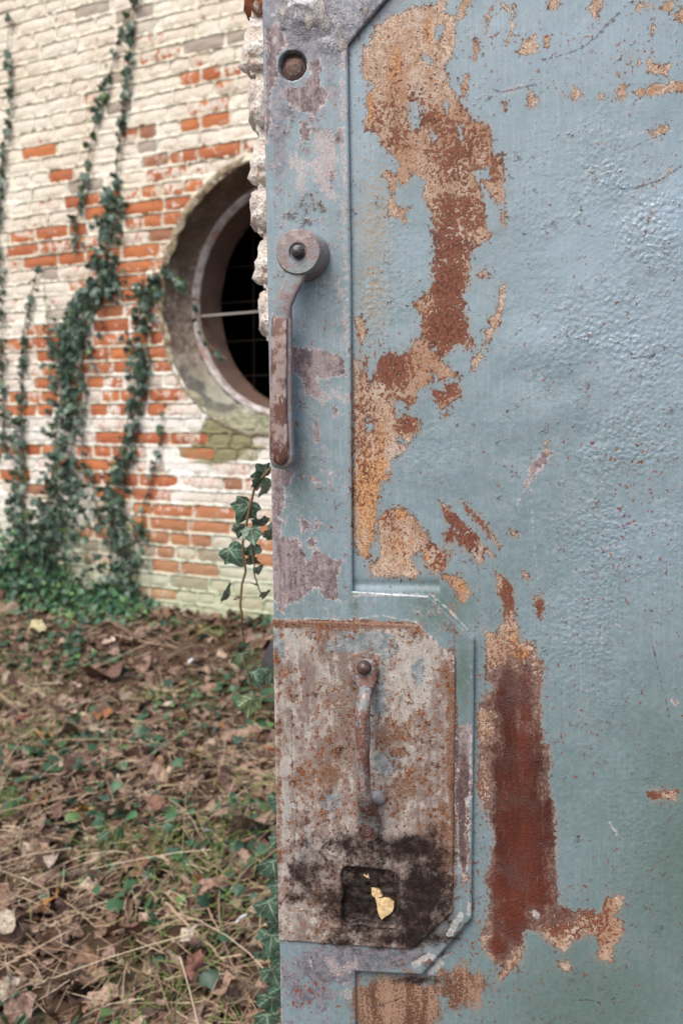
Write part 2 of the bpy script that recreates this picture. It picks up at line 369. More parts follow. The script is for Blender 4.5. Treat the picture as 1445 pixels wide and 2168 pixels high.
def tube(path, rad, seg=6, cap=True):
    """path list of 3d points, rad float or list -> verts, faces"""
    P = [Vector(p) for p in path]; n = len(P); V = []; F = []
    rad = rad if isinstance(rad, (list, tuple, np.ndarray)) else [rad]*n
    up = Vector((0.31, 0.17, .93))
    for i, p in enumerate(P):
        tdir = (P[min(i+1, n-1)]-P[max(i-1, 0)]).normalized(); s = tdir.cross(up)
        if s.length < .05: s = tdir.cross(Vector((1, 0, 0)))
        s.normalize(); q = s.cross(tdir)
        for k in range(seg):
            a = 2*math.pi*k/seg; V.append(p+(s*math.cos(a)+q*math.sin(a))*rad[i])
    for i in range(n-1):
        for k in range(seg): F.append((i*seg+k, i*seg+(k+1) % seg, (i+1)*seg+(k+1) % seg, (i+1)*seg+k))
    return np.array([tuple(v) for v in V]), F
g = Mat('pale_metal_bar'); M_bar = g.out(g.mix(g.noise(60, 3), (.22, .18, .17), (.55, .53, .52)), .5, .5)
g = Mat('rusty_wire'); M_wire = g.out((.022, .016, .014), .9, .1)
V_, F_ = tube([(CU-.54, .19, 1.862), (CU-.2, .192, 1.868), (CU+.1, .188, 1.885), (CU+.54, .19, 1.90)], [.006, .0045, .0055, .005], 8); link('crossbar', mesh_np('crossbar', V_, F_), win, M_bar)
for du in (-.30, -.12, .06, .24, .42):
    h = math.sqrt(.53**2-du*du); V_, F_ = tube([(CU+du, .31+rng.normal(0, .003), CZ-h), (CU+du+rng.normal(0, .012), .31, CZ+h)], .0024, 5); link('grille_wire', mesh_np('grille_wire', V_, F_), win, M_wire)
for dz in (-.36, -.18, 0.02, .20, .38):
    h = math.sqrt(.53**2-dz*dz); V_, F_ = tube([(CU-h, .315, CZ+dz), (CU+h, .315, CZ+dz+rng.normal(0, .012))], .0024, 5); link('grille_wire', mesh_np('grille_wire', V_, F_), win, M_wire)
# the room behind: inner wall face ring plus five closed sides
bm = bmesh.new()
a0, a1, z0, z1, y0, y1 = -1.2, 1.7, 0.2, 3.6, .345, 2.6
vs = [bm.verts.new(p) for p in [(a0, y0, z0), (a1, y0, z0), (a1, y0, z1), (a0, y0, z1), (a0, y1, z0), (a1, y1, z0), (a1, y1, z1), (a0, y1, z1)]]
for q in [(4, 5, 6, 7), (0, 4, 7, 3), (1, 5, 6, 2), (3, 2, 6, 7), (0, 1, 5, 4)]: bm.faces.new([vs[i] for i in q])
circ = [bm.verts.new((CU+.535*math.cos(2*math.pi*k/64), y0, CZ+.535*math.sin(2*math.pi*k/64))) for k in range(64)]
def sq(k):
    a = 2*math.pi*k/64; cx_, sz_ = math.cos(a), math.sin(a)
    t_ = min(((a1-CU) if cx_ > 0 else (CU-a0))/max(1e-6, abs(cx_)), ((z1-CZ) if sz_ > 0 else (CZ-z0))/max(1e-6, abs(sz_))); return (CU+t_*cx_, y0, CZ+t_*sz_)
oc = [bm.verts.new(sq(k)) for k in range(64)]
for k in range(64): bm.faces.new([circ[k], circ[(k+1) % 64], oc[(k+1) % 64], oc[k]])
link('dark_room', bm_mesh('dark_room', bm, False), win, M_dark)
# wall top and ends so it has its thickness
bm = bmesh.new()
for (q0, q1, r0, r1, s0, s1) in [(-4.2, 1.75, .012, .46, 4.24, 4.30), (-4.26, -4.2, -.004, .46, 0, 4.29), (1.75, 1.81, -.004, .46, 0, 4.29)]:
    v = [bm.verts.new(p) for p in [(q0, r0, s0), (q1, r0, s0), (q1, r1, s0), (q0, r1, s0), (q0, r0, s1), (q1, r0, s1), (q1, r1, s1), (q0, r1, s1)]]
    for q in [(0, 1, 2, 3), (4, 5, 6, 7), (0, 1, 5, 4), (1, 2, 6, 5), (2, 3, 7, 6), (3, 0, 4, 7)]: bm.faces.new([v[i] for i in q])
me = bm_mesh('wall_core', bm, False); link('wall_core', me, wall, M_mort)
# chipped brick lying on the window sill
me = mesh_np('brick_fragment', T_H[3][0]*np.array([.45, 1.0, .6]), T_H[3][1], False)
o = link('brick_fragment', me, None, M_brick, label='broken orange brick piece lying on the sill inside the round window', cat='brick fragment')
o.location = tuple(l2w(.27, 1.445, -.28)); o.rotation_euler = (.2, .1, .6+TH); o['expose'] = 1.2; o['tone'] = .3

# ================================================================== DOOR
TD = R(10.2); LEAN = -.0135
DM = Matrix.Translation((0, 0, -.09)) @ Matrix.Rotation(-TD, 4, 'Z') @ Matrix.Rotation(LEAN, 4, 'Y')
c0 = at_depth(722, 1084, 1.17); DM = Matrix.Translation((c0.x, c0.y, 0)) @ Matrix.Translation((0, 0, -.09)) @ Matrix.Rotation(-TD, 4, 'Z') @ Matrix.Rotation(LEAN, 4, 'Y')
DI = np.array(DM.inverted())
def dl(pts, w=0.0):
    """photo px -> door local (u, v) on the plane w metres proud of the sheet"""
    d = rays(pts)@DI[:3, :3].T; o = DI[:3, :3]@CAMP+DI[:3, 3]; t = (-w-o[1])/d[:, 1]; P = o+d*t[:, None]; return P[:, [0, 2]]
door = bpy.data.objects.new('steel_door', None); COL.objects.link(door); door.matrix_world = DM
fin(door, 'open blue-grey steel door with flaked rusty paint, lock plate and two handles', 'door')
PX = lambda s, ox, oy, pts: [(ox+x/s, oy+y/s) for x, y in pts]
BARE = [PX(3.6125, 700, 0, [(350,200),(445,130),(530,100),(640,40),(760,60),(850,-20),(890,-20),(870,90),(960,130),(950,290),(930,430),(890,480),(860,500),(880,590),(930,690),(990,780),(1010,830),(1060,870),(1070,930),(1160,930),(1220,980),(1230,1150),(1240,1190),(1310,1190),(1320,1400),(1330,1530),(1300,1590),(1260,1530),(1180,1430),(1150,1380),(1120,1280),(1090,1330),(1120,1400),(1150,1480),(1170,1600),(1190,1720),(1230,1790),(1200,1830),(1140,1870),(1090,1890),(1060,1960),(1070,2060),(1045,2130)]) +
        PX(3.0975, 720, 560, [(860,30),(840,150),(790,200),(810,270),(800,310),(835,360),(830,440),(880,545),(830,560),(790,510),(740,540),(700,590),(650,590),(650,630),(690,650),(770,735),(740,740),(650,750),(580,670),(600,750),(575,790),(510,830),(495,910),(440,920),(370,870),(350,930),(380,1020),(430,980),(480,1010),(520,1030),(520,1100),(480,1110),(455,1170),(380,1120),(360,1170),(440,1190),(420,1230),(350,1260),(330,1310),(325,1400),(265,1430),(245,1500),(240,1570),(225,1700),(215,1810),(180,1850),(185,1930),(140,1910),(90,1820),(85,1500),(90,1000),(82,620),(125,620),(130,750),(150,700),(165,600),(175,620),(165,720),(205,800),(230,710),(270,610),(340,580),(380,600),(440,580),(480,500),(540,480),(530,400),(540,330),(500,290),(475,250),(540,230),(560,190),(600,150),(625,100),(600,80),(612,0)]) +
        PX(3.6125, 700, 0, [(770,2030),(810,2000),(800,1900),(790,1850),(780,1700),(770,1620),(740,1560),(700,1500),(720,1420),(730,1380),(680,1350),(600,1310),(610,1400),(540,1410),(510,1390),(490,1500),(500,1590),(590,1590),(590,1620),(540,1640),(585,1690),(560,1730),(520,1660),(430,1640),(440,1540),(470,1490),(440,1380),(400,1340),(430,1310),(500,1330),(520,1270),(470,1180),(400,1120),(360,1040),(330,990),(270,990),(250,920),(290,860),(260,740),(310,690),(330,650),(260,600),(230,560),(240,380),(290,350),(310,300)]),
        PX(3.0975, 720, 560, [(680,770),(700,790),(760,780),(790,800),(790,860),(740,890),(690,930),(660,950),(620,880),(600,830),(640,830),(690,830),(690,800)]),
        PX(3.0975, 720, 560, [(668,985),(690,978),(706,990),(690,1000)]),
        PX(3.0975, 720, 560, [(250,1660),(290,1630),(350,1600),(400,1600),(470,1650),(510,1690),(530,1750),(570,1760),(580,1820),(640,1860),(690,1890),(740,1890),(700,1920),(690,2000),(640,2010),(620,2050),(560,1960),(540,1870),(500,1880),(460,1920),(480,1980),(515,2020),(500,2060),(380,2040),(220,2050),(190,1990),(210,1960),(250,1950),(260,1860),(250,1750)]),
        PX(2.6514, 900, 1100, [(80,310),(190,320),(220,360),(260,410),(240,450),(200,470),(170,400),(120,350)]),
        PX(3.0975, 720, 560, [(655,1550),(700,1580),(760,1660),(830,1720),(900,1790),(960,1860),(1020,1930),(930,1880),(940,1950),(905,1970),(870,1900),(820,1860),(750,1790),(720,1830),(690,1810),(690,1760),(720,1740),(780,1760),(700,1680),(670,1610)]),
        PX(3.0975, 720, 560, [(780,1550),(850,1600),(920,1670),(1000,1770),(1045,1850),(1020,1840),(960,1760),(880,1670)]),
        PX(3.0975, 720, 560, [(1115,1740),(1160,1770),(1155,1790),(1130,1780)]),
        PX(2.6514, 900, 1100, [(535,285),(590,330),(585,345),(550,320)]),
        PX(2.6514, 900, 1100, [(600,420),(630,440),(640,415),(662,460),(650,550),(630,540),(615,470)]),
        PX(2.6514, 900, 1100, [(390,290),(430,320),(480,380),(490,450),(500,540),(520,600),(530,680),(600,690),(620,760),(655,820),(655,900),(640,1000),(650,1090),(640,1160),(660,1220),(640,1260),(690,1270),(700,1325)]) +
        PX(2.6514, 900, 1600, [(700,70),(680,100),(690,180),(700,240),(725,320),(720,400),(730,560),(730,700),(745,790),(740,830),(830,880),(860,870),(930,870),(970,900),(1000,850),(1020,800),(1080,780),(1115,790),(1100,850),(1060,900),(1100,930),(1115,1000),(1060,1060),(1045,1165),(950,1140),(980,1080),(960,1010),(900,1010),(830,1040),(780,1110),(740,1080),(690,1040),(630,990),(570,975),(540,990),(555,1080),(530,1150),(480,1200),(420,1260),(400,1260),(440,1190),(360,1140),(320,1080),(310,1020),(350,900),(370,760),(340,720),(335,660),(365,640),(370,560),(395,480),(380,400),(360,380),(360,310),(330,300),(290,190)]) +
        PX(2.6514, 900, 1100, [(300,1380),(310,1270),(295,1200),(290,1100),(310,1040),(330,980),(380,960),(380,920),(340,900),(345,800),(340,700),(325,610),(370,640),(410,640),(415,590),(440,580),(440,470),(400,400),(400,340)]),
        PX(2.6514, 900, 1600, [(1250,210),(1290,200),(1330,190),(1400,195),(1415,215),(1400,250),(1350,240),(1270,240)]),
        PX(2.6514, 900, 1600, [(750,1160),(800,1150),(815,1190),(790,1210),(750,1190)]),
        PX(3.0975, 720, 560, [(1060,110),(1085,130),(1080,220),(1050,330),(1040,380),(1000,470),(960,520),(920,560),(940,600),(900,660),(870,700),(860,640),(910,570),(960,500),(950,440),(1000,400),(970,350),(1010,340),(1040,230)]),
        PX(3.0975, 720, 560, [(900,50),(960,30),(970,80),(910,90)]),
        PX(3.0975, 720, 560, [(95,340),(140,350),(165,420),(160,490),(130,510),(115,440)]),
        PX(3.285, 1045, 600, [(350,1110),(365,1100),(378,1130),(360,1160),(375,1180),(350,1175)])]
BARE += [PX(3.6125, 1045, 0, p) for p in [
        [(190,390),(230,310),(290,265),(320,270),(320,320),(355,350),(330,400),(300,425),(240,425)], [(385,280),(435,280),(430,310),(410,360),(390,340)],
        [(420,-10),(510,-10),(490,30),(470,75),(430,60)], [(750,-10),(840,-10),(820,60),(780,90),(800,160),(760,120),(730,80)], [(1090,30),(1140,20),(1150,60),(1090,90)],
        [(1175,25),(1230,50),(1220,80),(1180,70)], [(1280,50),(1320,10),(1390,-10),(1380,50),(1350,80),(1290,80)], [(1380,100),(1445,60),(1500,50),(1500,190),(1410,160)],
        [(260,720),(290,695),(310,730),(345,770),(310,800),(300,840),(270,820)], [(580,710),(620,670),(650,690),(655,740),(630,770),(590,745)],
        [(930,700),(960,640),(1010,660),(1010,740),(960,775),(930,750)],
        [(1075,720),(1110,670),(1150,690),(1190,650),(1270,630),(1310,660),(1340,620),(1300,560),(1190,560),(1170,480),(1200,390),(1190,450),(1230,490),(1290,510),(1340,480),(1360,500),(1320,570),(1350,620),(1500,640),(1500,690),(1340,700),(1250,740),(1180,720),(1120,740)],
        [(1030,420),(1060,480),(1040,500)], [(1100,430),(1130,480),(1090,500)], [(1190,1000),(1250,980),(1320,965),(1335,990),(1290,1020),(1220,1055)],
        [(1230,1380),(1290,1365),(1340,1280),(1360,1250),(1370,1270),(1330,1350),(1260,1400)], [(800,720),(850,720),(850,750),(800,755)], [(480,700),(550,720),(550,740)],
        [(70,780),(100,800),(90,830)], [(140,30),(155,50),(155,200),(110,340),(80,320),(120,240)], [(50,20),(80,30),(110,60),(110,90)], [(60,1600),(80,1620),(75,1740),(55,1700)],
        [(1200,190),(1225,180),(1230,220),(1205,260)], [(940,540),(970,560),(960,590),(930,580)]]]
BARE += [PX(3.6125, 700, 0, p) for p in [[(1090,310),(1120,300),(1135,380),(1105,470),(1080,460)], [(1185,120),(1225,60),(1200,200),(1170,270)], [(1020,570),(1060,560),(1050,620),(1030,760),(1000,780),(995,640)], [(960,130),(1000,150),(1060,20),(1080,-10),(1010,-10),(980,60)]]]
HOLES = [PX(3.6125, 700, 0, p) for p in [[(600,780),(640,760),(690,820),(720,880),(690,950),(680,1000),(620,1000),(590,900)], [(860,790),(890,780),(900,810),(880,880)], [(690,410),(760,430),(790,470),(760,500),(700,450)],
        [(970,980),(1010,960),(1010,1060),(980,1080)], [(760,1040),(790,980),(810,1060),(780,1100)], [(800,210),(850,180),(860,260),(830,340),(790,290)], [(1100,1300),(1200,1280),(1220,1380),(1150,1370)]]]
HOLES += [PX(3.0975, 720, 560, p) for p in [[(160,1010),(190,990),(215,1050),(225,1100),(165,1100)], [(590,540),(625,535),(635,565),(600,570)], [(275,1400),(300,1350),(310,1360),(285,1395)]]]
PURP = [PX(4.8167, 500, 0, p) for p in [[(730,610),(850,600),(880,700),(860,800),(930,960),(910,1060),(850,1100),(800,1180),(700,1150),(560,1060),(490,980),(520,900),(700,880),(760,760)], [(300,300),(420,250),(520,420),(480,480),(420,600),(420,760),(360,1000),(300,1120)],
        [(650,1230),(730,1250),(750,1420),(660,1440),(640,1330)], [(1040,1330),(1090,1320),(1080,1450),(1030,1410)], [(975,1760),(1000,1760),(995,1820),(980,1810)], [(300,900),(370,850),(350,1200),(300,1500)]]]
PURP += [PX(3.613, 500, 450, p) for p in [[(425,1025),(500,1030),(600,1045),(700,1070),(830,1110),(838,1250),(790,1240),(700,1250),(640,1260),(620,1230),(590,1280),(650,1350),(650,1390),(600,1405),(540,1380),(500,1290),(430,1210),(435,1120)], [(595,1600),(615,1590),(630,1680),(620,1760),(600,1740)],
        [(730,1480),(770,1460),(785,1530),(740,1560)]]]
PURP += [PX(4.25, 440, 950, p) for p in [[(560,190),(760,210),(725,340),(690,345),(682,540),(650,620),(650,800),(810,810),(830,900),(860,980),(890,1060),(950,940),(1010,940),(1110,990),(1240,990),(1175,1110),(1178,1370),(1050,1340),(1000,1230),(880,1320),(800,1385),(710,1400),(690,1480),(650,1450),(640,1385),(585,1365),(575,800),(575,300)],
        [(875,240),(960,250),(1015,300),(930,285)], [(835,670),(850,600),(865,640),(900,690),(865,750)], [(970,640),(985,640),(980,720),(965,730)], [(905,820),(940,800),(975,850),(970,880),(920,880)], [(1100,200),(1120,210),(1115,340),(1095,340)]]]
PURP += [PX(2.6514, 900, 1100, [(170,1190),(255,1150),(250,1600),(168,1600)]), PX(2.6514, 900, 1600, [(168,0),(250,0),(240,250),(225,440),(235,540),(215,700),(200,640),(185,540),(180,440)])]
BLUEP = [PX(3.0104, 560, 1200, p) for p in [[(360,510),(400,470),(490,400),(600,420),(700,400),(830,430),(860,520),(840,570),(780,600),(780,950),(740,965),(690,940),(700,800),(740,640),(720,560),(620,545),(400,550)], [(45,360),(80,400),(140,520),(130,595),(45,605)], [(680,1190),(760,1170),(860,1210),(885,1290),(800,1340),(740,1330),(690,1290)],
        [(345,1510),(400,1410),(440,1405),(490,1450),(500,1540),(400,1590)], [(920,640),(1040,520),(1000,760),(960,760)]]]
DARKSCR = [(PX(3.6125, 1045, 0, [(370,462),(500,430),(600,400),(700,350),(780,290)]), .8), (PX(3.6125, 1045, 0, [(790,280),(860,200),(950,110)]), 1.6), (PX(3.6125, 1045, 0, [(0,690),(60,710),(180,680),(320,650)]), 1.2),
           (PX(3.6125, 1045, 0, [(920,1445),(1050,1450),(1200,1405),(1300,1365),(1420,1280)]), .9), (PX(3.6125, 1045, 0, [(1060,1130),(1180,1070),(1300,1030)]), .5),
           (PX(2.6514, 900, 1100, [(1260,640),(1290,780),(1330,950),(1395,1220)]), .45), (PX(2.6514, 900, 1100, [(620,560),(618,700),(628,850)]), .4), (PX(2.6514, 900, 1600, [(830,1380),(900,1370),(980,1390)]), .7),
           (PX(3.613, 500, 450, [(590,1865),(700,1915),(745,1930)]), .5), (PX(4.25, 440, 950, [(950,435),(1080,465)]), .4), (PX(3.0104, 560, 1200, [(170,630),(175,1000),(178,1350),(205,1650)]), .6), (PX(3.0104, 560, 1650, [(205,150),(190,400),(185,700),(100,800)]), .6),
           (PX(3.0104, 560, 1200, [(880,1165),(925,1200),(940,1250)]), .9), (PX(3.0104, 560, 1650, [(330,290),(460,240)]), .7), (PX(3.0104, 560, 1650, [(640,1350),(690,1390),(710,1400)]), .8), (PX(3.0104, 560, 1650, [(720,1450),(880,1390)]), 1.3),
           (PX(3.0104, 560, 1650, [(380,1300),(320,1180)]), .4), (PX(4.25, 440, 950, [(720,1140),(800,1145),(900,1140)]), .4)]
LITE = [(PX(2.6514, 900, 1600, [(612,880),(625,900)]), 6.5), (PX(3.0104, 560, 1650, [(1288,130),(1292,160)]), 5), (PX(4.8167, 500, 0, [(395,395),(396,405)]), 5), (PX(4.8167, 500, 0, [(490,360),(495,400)]), 4.5), (PX(3.285, 1045, 600, [(255,1400),(262,1600),(285,1850),(310,2150)]), .45), (PX(3.613, 500, 450, [(430,1780),(520,1830),(640,1880),(760,1930)]), .5), (PX(3.613, 500, 450, [(560,1950),(700,1980)]), .4),
        (PX(2.6514, 900, 1100, [(1030,560),(1150,640)]), 1.2), (PX(3.6125, 1045, 0, [(860,1060),(1100,1020),(1180,1010)]), .8), (PX(3.6125, 1045, 0, [(1340,1000),(1420,980)]), .7),
        (PX(2.6514, 900, 1600, [(1030,370),(1070,440)]), 3.2), (PX(3.285, 1045, 600, [(205,590),(330,650)]), .4), (PX(3.285, 1045, 600, [(200,680),(320,760)]), .4), (PX(4.25, 440, 950, [(720,490),(850,510),(930,570)]), .5),
        (PX(3.0104, 560, 1200, [(560,185),(760,180),(940,175),(1060,180),(1190,290),(1325,440)]), 2.4), (PX(3.0104, 560, 1200, [(50,330),(300,330),(560,335),(730,310),(960,350),(1200,570),(1205,700)]), 1.3),
        (PX(3.0104, 560, 1200, [(1320,1000),(1312,1150),(1310,1650)]), 1.3), (PX(3.0104, 560, 1650, [(1305,0),(1300,200),(1300,440),(1280,640)]), 1.3), (PX(3.0104, 560, 1650, [(1305,790),(1295,860)]), 4.5),
        (PX(3.0104, 560, 1650, [(1250,870),(1180,980)]), 7), (PX(3.0104, 560, 1650, [(290,1150),(300,1190)]), 3), (PX(3.0104, 560, 1650, [(110,1015),(135,1035)]), 3.5), (PX(3.0104, 560, 1650, [(100,1180),(105,1540)]), 1.6),
        (PX(3.0104, 560, 1650, [(950,1180),(1050,1120),(1120,1170),(1060,1225)]), 7), (PX(3.0104, 560, 1650, [(1110,1150),(1190,1110)]), 2)]
PINK = [(PX(4.8167, 500, 0, [(1095,420),(1080,800),(1085,1200),(1100,1600),(1095,2100)]), 2.0), (PX(3.613, 500, 450, [(830,0),(845,500),(845,900),(850,1100)]), 1.2), (PX(4.8167, 500, 0, [(880,1450),(920,1600),(850,1750)]), 14),
        (PX(4.8167, 500, 0, [(600,1650),(700,1700),(650,1900)]), 8), (PX(4.8167, 500, 0, [(900,1900),(1000,2000)]), 7), (PX(3.613, 500, 450, [(770,570),(810,630)]), 4), (PX(3.613, 500, 450, [(660,1440),(760,1400),(830,1420)]), 5.5),
        (PX(4.25, 440, 950, [(900,1130),(1050,1080),(1200,1000)]), 5), (PX(3.0104, 560, 1650, [(400,1150),(480,1230),(560,1180)]), 7), (PX(4.25, 440, 950, [(1060,1450),(1080,1500),(1140,1520)]), 3), (PX(3.0104, 560, 1650, [(520,1320),(530,1390)]), 5)]
SCUFF = [PX(3.285, 1045, 600, [(350,1165),(395,1180),(350,1250),(310,1310),(280,1350),(245,1335),(255,1280),(300,1225)]), PX(3.285, 1045, 600, [(235,1350),(262,1352),(205,1440),(165,1530)]), PX(2.6514, 900, 1100, [(1385,1010),(1415,1010),(1408,1050),(1390,1045)])]
PINKP = [(PX(3.285, 1045, 600, [(375,1175),(320,1240),(265,1330)]), 5), (PX(3.285, 1045, 600, [(255,1350),(180,1500)]), 1.5), (PX(3.6125, 1045, 0, [(80,700),(240,660)]), 3), (PX(2.6514, 900, 1100, [(1395,1020),(1402,1035)]), 4)]
# soft fields in photo px: cx, cy, rx, ry, amount
RUST = [(890,230,90,60,.22), (970,300,90,90,.5), (990,450,60,80,.5), (830,260,50,80,.35), (770,900,40,200,.35), (960,330,60,70,.55), (880,140,80,60,.08), (950,450,50,60,.65), (955,520,45,60,.8), (945,600,50,60,1.0), (950,690,55,60,1.05), (900,245,45,30,.6), (840,290,30,40,.5), (990,300,40,30,.4), (830,780,50,60,.75), (860,860,40,40,.5), (940,825,35,30,.75),
        (860,900,25,20,.8), (780,900,30,80,.35), (930,1190,30,25,.5), (965,1130,60,60,.8), (830,1100,30,60,.35), (1045,350,20,60,.5), (1075,1260,20,60,.75), (1250,1940,60,60,.55), (1090,1460,70,80,.9), (1100,1700,90,300,1.0), (1360,1680,60,20,.7),
        (1140,1290,12,30,.8), (780,750,20,30,.5), (1180,1950,60,40,.7), (1010,1100,60,60,.5), (740,1000,30,300,.2)]
RED = [(1085,1480,68,80,.9), (1100,1620,82,120,1.0), (1110,1760,85,120,1.2), (1105,1880,80,70,1.2), (1180,1930,70,30,.6), (1085,1520,60,110,.8), (1100,1700,75,150,1.0), (1110,1850,75,90,1.1), (1085,1960,65,60,.9), (1060,1620,50,90,.5), (1075,1480,32,90,1.1), (1100,1600,42,90,1.1), (1095,1720,45,100,1.2), (1100,1830,48,80,1.2), (1080,1930,42,50,1.1), (1150,1900,45,35,.8), (1060,2000,35,40,.9), (1120,1450,30,60,.6), (1050,1560,22,80,.4), (1080,1400,25,30,.5)]
ORNG = [(790,1000,45,150,.8), (775,850,30,100,.5), (845,1150,50,60,.4), (1100,1385,28,22,.9), (1085,1355,20,16,.7), (770,1050,35,130,.9), (775,1170,20,40,1.0), (800,950,30,60,.6), (850,1080,40,30,.75), (840,1160,50,60,.6), (900,1180,50,30,.6), (785,230,10,40,.9), (920,1000,10,10,.3), (830,790,20,60,.3), (840,140,14,60,.7), (905,60,12,60,.7), (835,160,50,16,.5), (980,1240,20,15,.7), (760,700,12,30,.5),
        (1035,1700,8,150,.5), (1035,1560,8,100,.4)]
SOOT = [(800,1890,150,95,.8), (690,1880,70,90,.6), (790,1900,85,85,1.5), (890,1900,70,90,1.3), (650,1850,40,70,.9), (840,1800,90,40,1.0), (740,1790,60,30,.7), (880,1980,80,30,1.0), (780,1900,120,95,.75), (700,1900,60,60,.45), (860,1830,100,60,.55), (790,1900,95,75,1.0), (880,1880,65,75,.95), (650,1830,32,55,.8), (800,1810,90,30,.75), (900,1960,60,40,.9), (830,1985,120,25,.75), (900,1790,50,40,.6), (700,1930,40,50,.35), (640,1880,20,40,.5), (720,1990,60,20,.5), (770,1760,18,25,.4), (880,2075,60,10,.9)]
BRN = [(982,1720,16,170,1.2), (840,2130,110,70,1.4), (970,2090,80,60,1.0), (640,1760,40,120,.35), (900,2035,60,12,.6), (960,1600,10,330,1.3), (945,1420,18,30,.9), (740,1322,180,10,1.3), (740,1900,160,120,.6), (940,1800,30,150,.8), (850,1720,80,80,.45), (690,1500,90,90,.28), (780,1850,200,150,.22), (700,1700,120,120,.15), (830,1560,55,45,.8), (680,1640,70,50,.7), (700,1540,50,80,.35), (845,1660,60,60,.7), (850,1590,18,18,.9), (955,1500,14,260,.9), (940,1400,25,25,.5), (720,1320,160,14,1.0), (890,1330,40,25,.7), (650,1600,40,60,.3), (675,1900,12,30,1.2), (620,1990,30,30,.3), (780,1700,30,60,.6), (590,1650,9,350,.6), (840,2120,90,70,.9), (950,2080,60,50,.8), (700,1450,60,40,.3), (930,1850,30,120,.6)]
PEB = [(1330,480,190,200,.95), (1300,700,190,180,1.0), (1330,950,170,160,.8), (1320,1150,160,160,.85), (1250,1350,130,220,.7), (1230,1550,120,150,.45), (1150,700,60,60,.5), (1180,860,60,50,.5), (1100,900,80,30,.3), (900,960,80,60,.5), (950,1010,60,30,.4), (640,610,60,60,.5), (830,620,90,140,.4), (1350,1750,160,200,.35), (830,480,60,200,.3), (1200,1900,250,250,.2)]
DOTR = [(1330,1050,110,200,.55), (1300,870,80,60,.25), (1310,1180,80,120,.5), (1250,1500,120,250,.25), (1020,1600,25,300,.8), (1010,1900,30,200,.9), (1200,1900,150,200,.25), (1100,100,150,100,.4), (680,400,60,300,.3), (780,740,60,60,.8), (1030,1450,20,200,.6), (1050,2080,150,80,.5), (780,150,40,120,.5), (640,2100,50,60,.8), (970,2000,60,60,.6), (1330,1400,120,300,.25), (1340,100,140,90,.5)]
DOTY = [(790,480,50,150,.9), (790,620,40,120,.9), (780,350,40,60,.5), (1060,420,30,100,.4), (1060,640,20,100,.3), (850,750,60,40,.3)]
GREEN_SHADE = [(1250,2150,320,260,.95), (1430,1850,150,400,.9), (1200,1650,250,250,.35), (880,2100,200,80,.5), (1050,1500,60,400,.3), (930,1290,80,60,.9), (980,1430,25,110,1.0), (1400,1900,200,350,.8), (1300,2100,250,150,.9), (750,1280,12,30,1), (1150,1900,100,300,.3), (640,1290,80,50,.3), (1400,1650,60,200,.5), (640,1050,50,100,.3)]  # greener paint, plus shade painted into the lower door
MUD = [(660,40,90,42,1.0), (730,60,50,60,.7), (700,95,40,25,.7), (600,110,15,20,.6), (760,20,40,50,.5)]
VIOL = [(650,60,130,75,1.3), (800,20,60,50,.9), (760,2030,170,28,.9), (650,2090,70,90,.5), (660,50,110,80,.9), (590,60,50,70,.9), (650,90,50,30,.8), (590,250,20,160,.8), (700,180,30,60,.5), (760,10,50,40,.7), (650,200,80,60,.5), (690,330,40,100,.4), (700,450,50,100,.2), (590,1450,14,200,.5), (600,1600,10,200,.4), (640,2100,60,60,.5), (700,2060,100,25,.7), (960,1780,12,120,.5)]
SHEEN_TINT = [(1330,600,250,280,.55), (1380,180,160,160,.3), (1180,720,90,80,.6), (1430,450,60,120,.9), (780,300,40,250,.3), (1350,1130,100,80,.4), (900,540,60,60,.3), (1250,80,200,100,.3), (1120,800,80,80,.2)]  # reflected sheen, put in as lighter paint colour
def field(px, fl, sharp=1.0):
    x, y = px[:, 0], px[:, 1]; r = np.zeros(len(x))
    for cx, cy, rx, ry, a in fl:
        m = (abs(x-cx) < rx*3) & (abs(y-cy) < ry*3)
        r[m] = np.maximum(r[m], a*np.exp(-(((x[m]-cx)/rx)**2+((y[m]-cy)/ry)**2)*sharp))
    return r
def polys_sdf(u, v, polys, w, lim=.008, widths=None):
    out = np.full(u.shape, -lim)
    for k, p in enumerate(polys):
        q = dl(np.array(p, float), w); wd = widths[k]*.0005 if widths else 0
        m = (u > q[:, 0].min()-lim-wd) & (u < q[:, 0].max()+lim+wd) & (v > q[:, 1].min()-lim-wd) & (v < q[:, 1].max()+lim+wd)
        if not m.any(): continue
        s = wd-sdf_line(u[m], v[m], q) if widths else sdf_poly(u[m], v[m], q)
        out[m] = np.maximum(out[m], s)
    return np.maximum(out, -lim)
